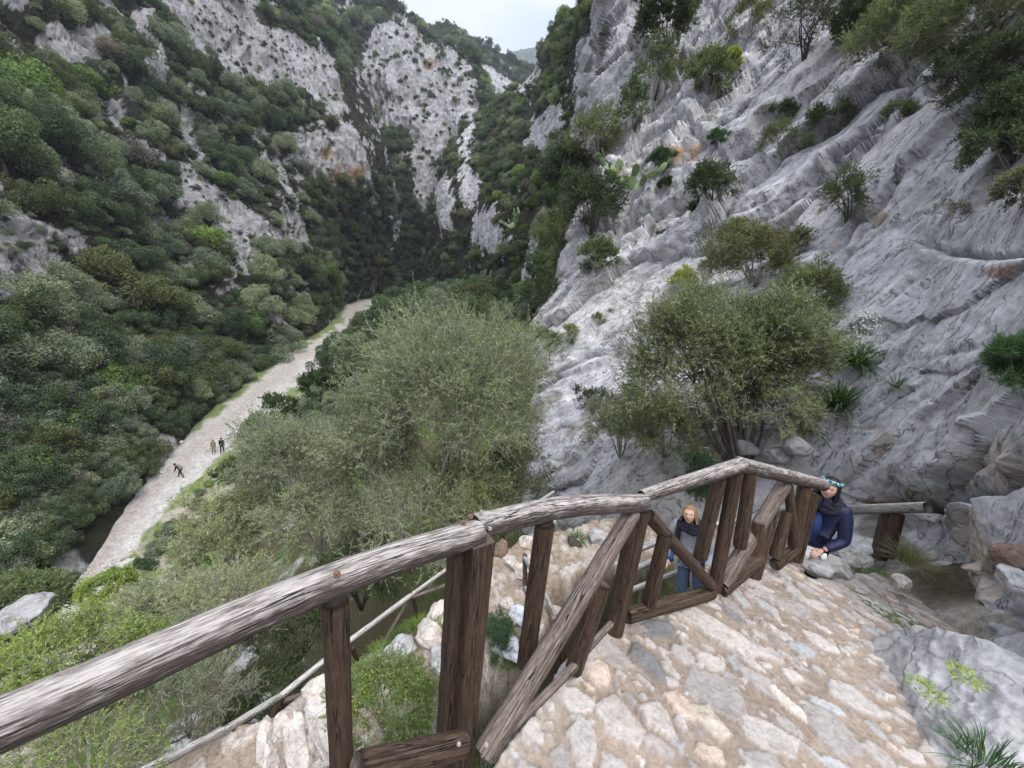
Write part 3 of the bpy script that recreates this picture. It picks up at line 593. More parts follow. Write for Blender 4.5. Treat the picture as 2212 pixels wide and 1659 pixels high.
# ---------------------------------------------------------------- woods: crowns, trunks, and where they stand
def unit(v): return v/(np.linalg.norm(v, axis=-1, keepdims=True)+1e-9)
def leaf_quads(C, D, N, ln, wd):
    """diamond leaves at C along D, lying across N"""
    S = unit(np.cross(D, N)); ln = np.asarray(ln)[..., None]; wd = np.asarray(wd)[..., None]
    V = np.stack([C-D*ln*.5, C+S*wd*.5-D*ln*.05, C+D*ln*.5, C-S*wd*.5-D*ln*.05], 1).reshape(-1, 3)
    return V, np.arange(len(V)).reshape(-1, 4)
def crown_mesh(name, mat, seed, n=13000, size=.052, flat=.78, lobes=46, spread=.62):
    g = np.random.default_rng(seed)
    d = unit(g.normal(size=(lobes, 3))); d[:, 2] = np.abs(d[:, 2])*1.1-.25; d = unit(d)
    lc = d*g.uniform(.22, .95, (lobes, 1))*np.array([1, 1, flat])*spread/.62; lr = g.uniform(.15, .34, lobes)
    lc = np.concatenate([lc, [[0, 0, -.05]]]); lr = np.append(lr, .5)
    k = g.choice(lobes+1, n, p=lr**2/(lr**2).sum()); o = unit(g.normal(size=(n, 3))+np.array([0, 0, .25]))
    lc = lc*np.array([g.uniform(.75, 1.25), g.uniform(.75, 1.25), 1]); C = lc[k]+o*lr[k][:, None]*g.uniform(.72, 1.08, (n, 1)); C[:, 2] += .62*flat
    Nn = unit(o+g.normal(size=(n, 3))*.55); D = unit(np.cross(Nn, g.normal(size=(n, 3))))
    V, f = leaf_quads(C, D, Nn, size*g.uniform(.7, 1.5, n), size*g.uniform(.6, 1.1, n))
    return mesh(name, V, f, [mat], smooth=False)
def tube_arrays(pts, rad, sides=6, cap=True):
    pts = np.asarray(pts, float); n = len(pts); t = unit(np.gradient(pts, axis=0)); up = np.array([0, 0, 1.]) if abs(t[0, 2]) < .9 else np.array([1., 0, 0])
    V = []; a = np.linspace(0, 2*pi, sides, endpoint=False); rad = np.broadcast_to(rad, (n,))
    x = unit(np.cross(t[0], up))
    for i in range(n):
        x = unit(x-t[i]*(x@t[i])); y = np.cross(t[i], x)
        V.append(pts[i]+rad[i]*(np.cos(a)[:, None]*x+np.sin(a)[:, None]*y))
    V = np.concatenate(V); i, j = np.meshgrid(np.arange(n-1), np.arange(sides), indexing='ij'); a_ = i*sides+j; b_ = i*sides+(j+1) % sides
    f = np.stack([a_, b_, b_+sides, a_+sides], -1).reshape(-1, 4)
    if cap:
        c = len(V); V = np.concatenate([V, [pts[0]], [pts[-1]]])
        e = [(c, (k+1) % sides, k, k) for k in range(sides)]; m = (n-1)*sides; e += [(c+1, m+k, m+(k+1) % sides, m+(k+1) % sides) for k in range(sides)]
        tri = np.array([q[:3] for q in e]); return V, f, tri
    return V, f, np.zeros((0, 3), int)
class MB:
    """collects pieces and links them as one mesh object"""
    def __init__(s): s.V = []; s.q = []; s.t = []; s.n = 0; s.c = []; s.mi = {4: [], 3: []}
    def add(s, V, q=None, t=None, m=0):
        V = np.asarray(V, float); s.V.append(V)
        if q is not None and len(q): s.q.append(np.asarray(q)+s.n); s.mi[4] += [m]*len(q)
        if t is not None and len(t): s.t.append(np.asarray(t)+s.n); s.mi[3] += [m]*len(t)
        s.n += len(V); return s
    def tube(s, pts, rad, sides=6, m=0): V, q, t = tube_arrays(pts, rad, sides); return s.add(V, q, t, m)
    def mesh(s, name, mats, smooth=True):
        fl = []
        if s.q: fl.append(np.concatenate(s.q))
        if s.t: fl.append(np.concatenate(s.t))
        return mesh(name, np.concatenate(s.V), fl, mats, smooth=smooth, mi=s.mi[4]+s.mi[3])
    def build(s, name, mats, parent=None, smooth=True, **k): return link(name, s.mesh(name, mats, smooth), parent, **k)
def trunk_mesh(name, seed):
    g = np.random.default_rng(seed); b = MB(); top = np.array([.1*g.normal(), .1*g.normal(), .55])
    b.tube([(0, 0, -.25), (.02, 0, .1), top*.6+(.03, 0, .05), top], [.075, .055, .045, .03], 7)
    for k in range(5):
        a = g.uniform(0, 6.28); e = np.array([.5*cos(a), .5*sin(a), g.uniform(.5, .85)]); s_ = top*g.uniform(.4, .9)
        b.tube([s_, (s_+e)/2+(0, 0, .06), e], [.034, .024, .008], 5)
    return b.mesh(name, [M['bark']])
KINDS = ['oak', 'olive', 'juniper', 'lime', 'dry']
CROWN = {'oak': [crown_mesh('oak_crown', M['oak'], 1), crown_mesh('oak_crown', M['oak'], 2, flat=.62), crown_mesh('oak_crown', M['oak'], 3, flat=.95, lobes=30), crown_mesh('oak_crown', M['oak'], 31, flat=1.2, lobes=26), crown_mesh('oak_crown', M['oak'], 32, flat=.6, lobes=24)],
 'dry': [crown_mesh('dry_crown', M['dry'], 33, n=3800, size=.055, flat=.8, lobes=30)],
 'olive': [crown_mesh('olive_crown', M['olive'], 4, flat=.85, lobes=60), crown_mesh('olive_crown', M['olive'], 5, flat=.75, lobes=64), crown_mesh('olive_crown', M['olive'], 34, flat=1.05, lobes=40)],
 'juniper': [crown_mesh('juniper_crown', M['juniper'], 6, flat=.75, lobes=30, spread=.75), crown_mesh('juniper_crown', M['juniper'], 7, flat=.6, lobes=28, spread=.8)],
 'lime': [crown_mesh('spurge_crown', M['lime'], 8, n=5000, size=.085, flat=.8, lobes=46)]}
VARS = [(k, m) for k in KINDS for m in CROWN[k]]
VIDX = {k: [i for i, (q, _) in enumerate(VARS) if q == k] for k in KINDS}
TRUNKS = [trunk_mesh('trunk', 20), trunk_mesh('trunk', 21)]
TREES = []          # x, y, z, radius, variant, rotation, pixel size, u, v, zone
def pick(mixw): return rng.choice(VIDX['dry' if rng.random() < .05 else KINDS[rng.choice(4, p=mixw)]])
def add_tree(p, r, var, zone):
    u, v, d = proj(p)
    if d < 1: return
    TREES.append((p[0], p[1], p[2], r, var, rng.uniform(0, 6.28), 833*r/d, float(u), float(v), zone))
def scatter(name, n, rmin, rmax, dens_veg, dens_rock, mixw, gap=.95, power=2., box=(-120, 2300, -90, 1700), rock_r=.5, minpx=0):
    q = PATCH[name]; a = q.P; ar = np.linalg.norm(np.cross(np.gradient(a, axis=0), np.gradient(a, axis=1)), axis=-1).ravel()
    ok = (q.u.ravel() > box[0]) & (q.u.ravel() < box[1]) & (q.v.ravel() > box[2]) & (q.v.ravel() < box[3]) & (q.d.ravel() > 1)
    cl_ = sstep(-.35, .35, fbm(a*(.9/rmax), 4, 431)).ravel()*.92+.08
    bl = q.rock.astype(float)
    for _k in range(6): bl = (bl+np.roll(bl, 2, 0)+np.roll(bl, -2, 0)+np.roll(bl, 2, 1)+np.roll(bl, -2, 1))/5
    near = bl.ravel(); w_ = cl_*ar*ok*np.where(q.rock.ravel() > .5, 1, (1-.8*np.clip(near*1.6, 0, 1)))*np.where(q.rock.ravel() > .5, dens_rock, dens_veg); idx = rng.choice(len(w_), n, p=w_/w_.sum())
    R = rmin+(rmax-rmin)*rng.random(n)**power*(1-.7*np.clip(near[idx]*1.6, 0, 1)); R = np.where(q.rock.ravel()[idx] > .5, R*rock_r, R); order = np.argsort(-R); cell = {}; cs = rmax*2
    Pf = a.reshape(-1, 3)
    for i in order:
        p = Pf[idx[i]]+rng.normal(size=3)*.1; r = R[i]; key = tuple((p//cs).astype(int)); hit = False
        for dx in (-1, 0, 1):
            for dy in (-1, 0, 1):
                for dz in (-1, 0, 1):
                    for (o, ro) in cell.get((key[0]+dx, key[1]+dy, key[2]+dz), ()):
                        if ((p-o)**2).sum() < (gap*max(r, ro)*.5+gap*.5*(r+ro)*.5)**2: hit = True; break
                    if hit: break
                if hit: break
            if hit: break
        if hit: continue
        if name == 'left_slope':
            qq = float(qdist(p[:1], p[1:2])[0])
            if -3.8-.6*r < qq < 60: continue
        cell.setdefault(key, []).append((p, r)); add_tree(p-np.array([0, 0, r*.12]), r, pick(mixw), name)
scatter('left_slope', 7000, .7, 4.6, 1, .16, [.42, .32, .21, .05], .84, 1.9, rock_r=.5)
scatter('left_slope', 4200, .35, 1.3, 1, .32, [.42, .32, .16, .10], .8, 1.6, rock_r=1.)
scatter('left_slope', 1100, .6, 2.8, 1, .1, [.42, .32, .21, .05], .8, 1.5, box=(-120, 560, 700, 1600))
scatter('left_slope', 900, 1.2, 3.6, 1, .2, [.7, .05, .2, .05], .75, 1.3, box=(670, 870, 390, 680))
for (u, v) in [(a, b) for a in range(-60, 200, 44) for b in range(960, 1230, 36)]:
    u += rng.uniform(-16, 16); v += rng.uniform(-12, 12); p, _n = onpatch('left_slope', u, v); r = rng.uniform(1.1, 2.5)
    if float(qdist(p[:1], p[1:2])[0]) < -4.2-.5*r: add_tree(p-np.array([0, 0, .3]), r, pick([.6, .25, .15, 0]), 'bank')
for (u, v) in [(a, b) for a in range(690, 850, 17) for b in range(400, 640, 17)]:
    p, _n = onpatch('left_slope', u+rng.uniform(-7, 7), v+rng.uniform(-7, 7)); add_tree(p-np.array([0, 0, .5]), rng.uniform(1.5, 3.4), pick([.75, .05, .2, 0]), 'left_slope')
_dg = bpy.context.evaluated_depsgraph_get()
def cast(u, v):
    d = ray(u, v); h, p, *_ = sc.ray_cast(_dg, Vector((0, 0, 0)), Vector(d).normalized()); return np.array(p) if h else None
for (u, v) in [(a, b) for a in range(-70, 330, 24) for b in range(940, 1290, 20)]:
    p = cast(u+rng.uniform(-13, 13), v+rng.uniform(-10, 10)); r = rng.uniform(.55, 1.7)
    if p is not None and float(qdist(p[:1], p[1:2])[0]) < -1.2-.62*r: add_tree(p-np.array([0, 0, .3]), r, pick([.6, .25, .15, 0]), 'bank')
scatter('middle_spur', 4600, 1.2, 5.0, 1, .15, [.55, .18, .19, .08], .75, 1.7, rock_r=.85)
scatter('far_spur', 1500, 2.2, 5.5, 1, .12, [.6, .15, .2, .05], .8, 1.5)
scatter('right_ridge', 1900, .55, 2.6, 1, .05, [.46, .24, .22, .08], .75, 1.5)
def ground_woods():
    cell = []; n = 0
    for _ in range(5200):
        D = 28*exp_(rng.random()*1.95); az = radians(rng.uniform(-62, 4)); x, y = sin(az)*D, cos(az)*D
        q = float(qdist(np.array(x), np.array(y))); r = rng.uniform(1.3, 3.4) if D > 60 else rng.uniform(.8, 2.2)
        if D > 70 and -30 < math.degrees(az): r *= 1.6
        if not (6.6+r*.55 < q < 60): continue
        if q > 24 and D < 45: continue
        if D < 62: r = min(r, 1.1)
        if D < 62 and q < 9.5: continue
        z = float(ground_z(np.array([x]), np.array([y]))[0])
        if any((x-a)**2+(y-b)**2 < (.62*(r+c))**2 for a, b, c in cell): continue
        cell.append((x, y, r)); add_tree(np.array([x, y, z-.1]), r, pick([.62, .1, .24, .04] if D > 60 else [.4, .4, .15, .05]), 'valley')
exp_ = math.exp
ground_woods()
# the foot of the left slope is lined by taller trees
for (u, v) in resample([(-20, 1290), (90, 1180), (200, 1070), (350, 975), (430, 890), (520, 815), (610, 745), (690, 700), (725, 668)], 46):
    p = on_floor(u+rng.uniform(-30, -4), v+rng.uniform(-12, 6)); add_tree(p, rng.uniform(1.4, 3.3), pick([.6, .2, .15, .05]), 'bank')
for _ in range(70):
    t_ = rng.random(); a_ = np.array([(285, 1215), (345, 1140), (440, 1035), (505, 985), (600, 900), (700, 810), (790, 740)]); q_ = a_[0]+0; q_ = resample(a_, 100)[int(t_*99)]+np.array([rng.uniform(4, 60), rng.uniform(0, 30)])
    p = on_floor(*q_); p[2] = float(ground_z(p[:1], p[1:2])[0]); add_tree(p-np.array([0, 0, .1]), rng.uniform(.3, .85), pick([.5, .15, .25, .1]), 'valley')
def zone_text(u, v, zone):
    if zone == 'bank': return 'at the left foot beside the river bed'
    if zone == 'valley': return 'in the dark wood where the river disappears' if u > 780 else 'between river bed and olive shrubs'
    if zone == 'right_ridge': return 'on the rocky ridge under the sky gap' if v < 260 else 'on the steep ground left of the grey slab'
    if zone == 'middle_spur': return 'on the pale jagged spur below the sky'
    if zone == 'far_spur': return 'on the far wooded spur'
    if u < 190 and 400 < v < 720: return 'round the pale outcrop at left edge'
    if u > 570 and 250 < v < 500: return 'near the orange cave in the cliff'
    if v < 150: return 'high on the left slope by topmost rocks'
    if 340 < u < 700 and 340 < v < 600: return 'among pale ribs of the left slope'
    if v > 640: return 'low on the left slope above the river bed'
    return 'halfway up the wooded left slope'
KTEXT = {'oak': 'dark green oak', 'olive': 'grey green wild olive', 'juniper': 'brownish green juniper', 'lime': 'small light green spurge', 'dry': 'greyish brown half dry'}
def build_woods():
    T = [t for t in TREES if -90 < t[7] < 2300 and -120 < t[8] < 1720]
    T.sort(key=lambda t: -t[6])
    for i, t in enumerate(T[:286]):
        k, me = VARS[t[4]]; size = 'large ' if t[6] > 46 else ('' if t[6] > 34 else 'smaller ')
        txt = size.replace('smaller ', 'small ')+KTEXT[k].replace('small ', '')+(' bush ' if k == 'dry' else ' ')+zone_text(t[7], t[8], t[9])
        nm = {'oak': 'evergreen_oak', 'olive': 'wild_olive_tree', 'juniper': 'juniper_tree', 'lime': 'spurge_bush', 'dry': 'dry_bush'}[k]
        o = link(nm, None, None, t[:3], txt, 'bush' if k in ('lime', 'dry') else 'tree', {'left_slope': 'trees on the left valley slope', 'bank': 'trees along the river bank', 'valley': 'trees of the valley bottom', 'right_ridge': 'trees on the right ridge', 'middle_spur': 'trees on the middle spur', 'far_spur': 'trees on the far spur'}[t[9]])
        o.rotation_euler = (0, 0, t[5]); s = t[3]; o.scale = (s, s, s*rng.uniform(.85, 1.15))
        link('crown', me, o); link('trunk', TRUNKS[i % 2], o)
    rest = T[286:]
    A = np.array([t[:6] for t in rest], float); me = bpy.data.meshes.new('distant_scrub'); me.vertices.add(len(A)); me.vertices.foreach_set('co', A[:, :3].astype(np.float32).ravel())
    for nm, ty, dat in (('size', 'FLOAT', A[:, 3].astype(np.float32)), ('kind', 'INT', A[:, 4].astype(np.int32)), ('turn', 'FLOAT', A[:, 5].astype(np.float32))):
        a = me.attributes.new(nm, ty, 'POINT'); a.data.foreach_set('value', dat)
    o = link('distant_scrub', me, label='small evergreen bushes and trees scattered over the far valley slopes', cat='scrub', kind='stuff')
    ng = bpy.data.node_groups.new('scrub_scatter', 'GeometryNodeTree'); ng.interface.new_socket('Geometry', in_out='INPUT', socket_type='NodeSocketGeometry'); ng.interface.new_socket('Geometry', in_out='OUTPUT', socket_type='NodeSocketGeometry')
    N = ng.nodes; gi = N.new('NodeGroupInput'); go = N.new('NodeGroupOutput'); jn = N.new('GeometryNodeJoinGeometry')
    def at(nm, ty):
        x = N.new('GeometryNodeInputNamedAttribute'); x.data_type = ty; x.inputs[0].default_value = nm; return [s for s in x.outputs if s.enabled][0]
    sz, kd, tn = at('size', 'FLOAT'), at('kind', 'INT'), at('turn', 'FLOAT'); cx = N.new('ShaderNodeCombineXYZ'); ng.links.new(tn, cx.inputs[2])
    rep = {}
    for ob in col.objects:
        if ob.name.split('.')[0] == 'crown' and ob.data.name not in rep: rep[ob.data.name] = ob
    for i, (k, m_) in enumerate(VARS):
        src = rep.get(m_.name)
        if src is None: continue
        oi = N.new('GeometryNodeObjectInfo'); oi.inputs['Object'].default_value = src; oi.inputs['As Instance'].default_value = True
        cmpn = N.new('FunctionNodeCompare'); cmpn.data_type = 'INT'; cmpn.operation = 'EQUAL'; ii = [s for s in cmpn.inputs if s.enabled]; ng.links.new(kd, ii[0]); ii[1].default_value = i
        ip = N.new('GeometryNodeInstanceOnPoints'); ng.links.new(gi.outputs[0], ip.inputs['Points']); ng.links.new(cmpn.outputs[0], ip.inputs['Selection']); ng.links.new(oi.outputs['Geometry'], ip.inputs['Instance'])
        ng.links.new(cx.outputs[0], ip.inputs['Rotation']); ng.links.new(sz, ip.inputs['Scale']); ng.links.new(ip.outputs[0], jn.inputs[0])
    ng.links.new(jn.outputs[0], go.inputs[0]); md = o.modifiers.new('scrub', 'NODES'); md.node_group = ng
    print('TREES', len(T))
build_woods()
# ---------------------------------------------------------------- near shrubs with real twigs and leaves
M['olive_near'] = leaf_mat('wild_olive_leaf', (.27, .315, .18), .35, .35, (.33, .375, .215))
M['tree_near'] = leaf_mat('olive_tree_leaf', (.19, .235, .125), .38, .3, (.24, .28, .14))
M['grey_near'] = leaf_mat('grey_olive_leaf', (.30, .335, .215), .35, .35)
M['bright_near'] = leaf_mat('fresh_leaf', (.28, .36, .11), .35, .35)
M['oak_near'] = leaf_mat('dark_leaf', (.07, .10, .045), .4, .25)
M['green_near'] = leaf_mat('green_leaf', (.15, .195, .085), .4, .3)
M['brown_near'] = leaf_mat('olive_brown_leaf', (.17, .175, .075), .35, .25)
M['yellow_near'] = leaf_mat('yellow_spurge', (.36, .40, .07), .3, .3)
M['fennel'] = leaf_mat('fennel_thread', (.075, .14, .065), .3, .3)
M['blade'] = leaf_mat('blade_green', (.085, .155, .06), .35, .3)
M['grassy'] = leaf_mat('meadow_grass', (.13, .20, .05), .4, .3)
M['straw'] = leaf_mat('dry_grass', (.32, .28, .16), .35, .3)
M['pad'] = leaf_mat('cactus_pad', (.22, .29, .14), .3, .1)
M['white'] = leaf_mat('white_petal', (.75, .74, .72), .1, .2)
M['yellowf'] = leaf_mat('yellow_petal', (.65, .58, .06), .15, .2)
def shrub_arrays(R, seed, clumps, twigs, leaves, ll, lw, base, open_=.0, droop=.0, bare=0., twr=.0042, fill=.55, spray=.8):
    """stems (MB) and leaves (V, f) of a shrub round the origin with radii R; base is where it leaves the ground"""
    g = np.random.default_rng(seed); R = np.array(R, float); b = MB()
    cd_ = unit(g.normal(size=(clumps, 3))); cd_[:, 2] = np.where(cd_[:, 2] < -.35, -cd_[:, 2], cd_[:, 2])
    rad = g.uniform(.42, .98, clumps)**.6*(1+.42*noise(cd_*1.7+seed, 401)); cc = cd_*rad[:, None]*R
    base = np.array(base, float); nl = max(4, clumps//7); tips = cc[g.choice(clumps, nl, replace=False)]*.6; limbs = []
    sz = R.mean()
    for e in tips:
        mid = base+(e-base)*.5+g.normal(size=3)*.10*sz+np.array([0, 0, .06*sz]); P = catmull(np.array([base+g.normal(size=3)*.03*sz, mid, e]), 7, 0)
        b.tube(P, np.linspace(.030, .010, 7)*sz**.8, 5); limbs.append(P)
    LP = np.concatenate([l[2:] for l in limbs])
    for c in cc:
        s = LP[np.argmin(((LP-c)**2).sum(1)+g.random(len(LP))*.1*sz)]; m = (s+c)/2+g.normal(size=3)*.06*sz
        b.tube(catmull(np.array([s, m, c]), 5, 0), np.linspace(.010, .004, 5)*sz**.8, 4)
    n = clumps*twigs; k = np.repeat(np.arange(clumps), twigs); S = cc[k]+g.normal(size=(n, 3))*.09*R
    d = unit(unit(cc[k]/R)*.75+g.normal(size=(n, 3))*.62+np.array([0, 0, .28-droop])); ln = sz*fill*.55*g.uniform(.45, 1.15, n)
    bend = g.normal(size=(n, 3))*.22+np.array([0, 0, -.12*droop])
    tt = np.array([0, .35, .7, 1.]); T = S[:, None]+d[:, None]*ln[:, None, None]*tt[None, :, None]+bend[:, None]*(ln[:, None, None]*(tt**2)[None, :, None])
    x = unit(np.cross(d, g.normal(size=(n, 3)))); y = np.cross(d, x); rr = twr*np.array([1, .8, .55, .25])
    ring = np.stack([x, -.5*x+.87*y, -.5*x-.87*y], 1)                       # n,3,3
    V = T[:, :, None]+ring[:, None]*rr[None, :, None, None]; V = V.reshape(-1, 3)
    bs = (np.arange(n)*12)[:, None, None, None]; i = np.arange(3)[None, :, None, None]; j = np.arange(3)[None, None, :, None]
    q = np.concatenate([bs+i*3+j, bs+i*3+(j+1) % 3, bs+(i+1)*3+(j+1) % 3, bs+(i+1)*3+j], -1).reshape(-1, 4); b.add(V, q)
    live = g.random(n) > bare; kk = np.repeat(np.nonzero(live)[0], leaves); m = len(kk)
    t = g.uniform(.12, 1.02, m)[:, None]; C = S[kk]+d[kk]*ln[kk][:, None]*t+bend[kk]*ln[kk][:, None]*t*t
    D = unit(d[kk]*.7+g.normal(size=(m, 3))*spray*.62); Nn = unit(g.normal(size=(m, 3))*.8+np.array([0, 0, .7])); l_ = ll*1.08*g.uniform(.65, 1.3, m)
    Vl, fl = leaf_quads(C+D*l_[:, None]*.5, D, Nn, l_, lw*g.uniform(.7, 1.25, m))
    return b, Vl, fl
def shrub(name, label, group, ctr, R, mat, seed, base=None, clumps=60, twigs=24, leaves=18, ll=.06, lw=.016, stem='twig', cat='shrub', **k):
    base = np.array(ctr)-np.array([0, 0, R[2]*1.0]) if base is None else np.array(base)
    b, Vl, fl = shrub_arrays(R, seed, clumps, twigs, leaves, ll, lw, base-np.array(ctr), **k)
    off = np.array(ctr)-base
    o = link(name, None, None, base, label, cat, group)
    for q in b.V: q += off
    b.build('stem', [M[stem]], o)
    link('foliage', mesh('foliage', Vl+off, fl, [M[mat]], smooth=False), o)
    return o
def px(u, v, D, ru, rv, ry=None):
    c = at_d(u, v, D); dep = c@Fv; s = .88*dep/833.; return c, (ru*s, (ry or (ru+rv)/2)*s, rv*s)
SG = 'olive shrubs on the slope under the path'
NEAR = [ # label, u, v, rx, ry, D, material, clumps, twigs, leaves, leaf length, leaf width, extra
 ('largest grey green wild olive bush, filling the middle of the view behind the railing', 985, 870, 205, 205, 8.4, 'olive_near', 150, 26, 17, .075, .017, {}),
 ('grey green olive bush bulging left of the largest one', 800, 960, 110, 120, 9.0, 'grey_near', 70, 24, 17, .07, .017, {}),
 ('olive bush with bare pinkish twigs below the largest bush, above the bent handrail', 890, 1130, 140, 125, 7.4, 'olive_near', 70, 26, 12, .06, .014, {'bare': .35}),
 ('dark green bush between the largest olive and the foot of the grey slab', 1095, 1060, 100, 120, 8.4, 'green_near', 70, 22, 14, .05, .018, {}),
 ('wide silvery olive bush beside the path of the two far walkers', 655, 1010, 165, 115, 10.8, 'grey_near', 110, 26, 16, .08, .018, {}),
 ('olive bush between the largest one and the one with bare pinkish twigs', 1000, 1075, 115, 95, 7.9, 'olive_near', 70, 26, 16, .065, .015, {}),
 ('silvery olive bush under the wide one, dark hollow branches below', 690, 1130, 120, 95, 8.8, 'grey_near', 70, 26, 16, .065, .015, {}),
 ('soft grey green bush overhanging the nearest river bend', 490, 1165, 105, 95, 11.0, 'grey_near', 70, 26, 16, .085, .02, {}),
 ('twiggy grey green bush directly above the long handrail', 500, 1310, 150, 90, 7.2, 'olive_near', 70, 26, 13, .05, .012, {'bare': .25}),
 ('grey green bush right of the one with the bright green ridge', 345, 1330, 100, 80, 9.0, 'grey_near', 60, 24, 15, .065, .015, {}),
 ('dull green bush at the left edge above the grey boulder', 60, 1300, 120, 45, 12.5, 'green_near', 60, 22, 14, .08, .025, {}),
 ('bush with a fresh bright green ridge of shoots below the river bend', 235, 1270, 60, 26, 11.5, 'bright_near', 40, 20, 14, .07, .025, {}),
 ('fresh light green bush in the lower left corner above the handrail', 120, 1440, 170, 75, 6.6, 'bright_near', 80, 24, 15, .045, .014, {}),
 ('fresh light green bush left of the twiggy one, above the handrail', 300, 1430, 110, 75, 6.6, 'bright_near', 60, 24, 15, .04, .013, {}),
 ('dark green juniper bush behind the round post', 640, 1360, 100, 85, 6.6, 'oak_near', 70, 24, 20, .035, .012, {'stem': 'darktwig'}),
 ('dark juniper bush below the silvery olive, left of the bent handrail', 780, 1255, 110, 75, 7.4, 'oak_near', 60, 24, 20, .04, .013, {'stem': 'darktwig'}),
 ('dark bush under the handrail beside the lower railing', 590, 1500, 90, 75, 5.9, 'green_near', 60, 24, 16, .035, .011, {'stem': 'darktwig'}),
 ('pale green straggling bush under the long handrail', 400, 1530, 120, 80, 5.6, 'olive_near', 60, 22, 12, .035, .010, {'bare': .3}),
 ('light green straggling bush in the bottom left corner below the handrail', 170, 1640, 170, 60, 5.0, 'bright_near', 60, 22, 12, .03, .010, {'bare': .2}),
 ('dark bush on the right river bank beside the far olive', 690, 835, 42, 36, 34, 'oak_near', 30, 18, 14, .16, .07, {'stem': 'darktwig'}),
 ('dark bush at the river side above the wide silvery olive', 605, 890, 40, 38, 28, 'oak_near', 30, 18, 14, .14, .06, {'stem': 'darktwig'}),
 ('small dark bush close to the two far walkers', 565, 935, 38, 34, 22, 'green_near', 30, 18, 14, .11, .045, {'stem': 'darktwig'}),
 ('dark bush on the grassy bank below the two far walkers', 510, 1020, 40, 30, 19, 'green_near', 30, 18, 14, .10, .04, {'stem': 'darktwig'}),
 ('grey bush left of the largest olive near the pale river bed', 765, 775, 48, 48, 32, 'grey_near', 36, 18, 14, .16, .06, {}),
 ('dark round bush behind the top of the largest olive', 870, 720, 70, 45, 30, 'oak_near', 40, 18, 14, .15, .06, {'stem': 'darktwig'}),
 ('broad olive bush topping the lower right of the dark wood', 1010, 690, 80, 40, 26, 'green_near', 40, 18, 14, .13, .05, {}),
]
for i, (lb, u, v, ru, rv, D, mt_, cl, tw, lv, ll, lw, ex) in enumerate(NEAR):
    c, R = px(u, v, D, ru, rv); b = c-np.array([0, 0, R[2]*1.15])
    gz = float(ground_z(b[:1], b[1:2])[0]); b[2] = gz if b[2]-2.5 < gz < c[2] else b[2]
    shrub('olive_bush' if mt_ in ('olive_near', 'grey_near') else 'evergreen_bush', lb, SG, c, R, mt_, 500+i, b, cl, tw, lv, ll, lw, **ex)
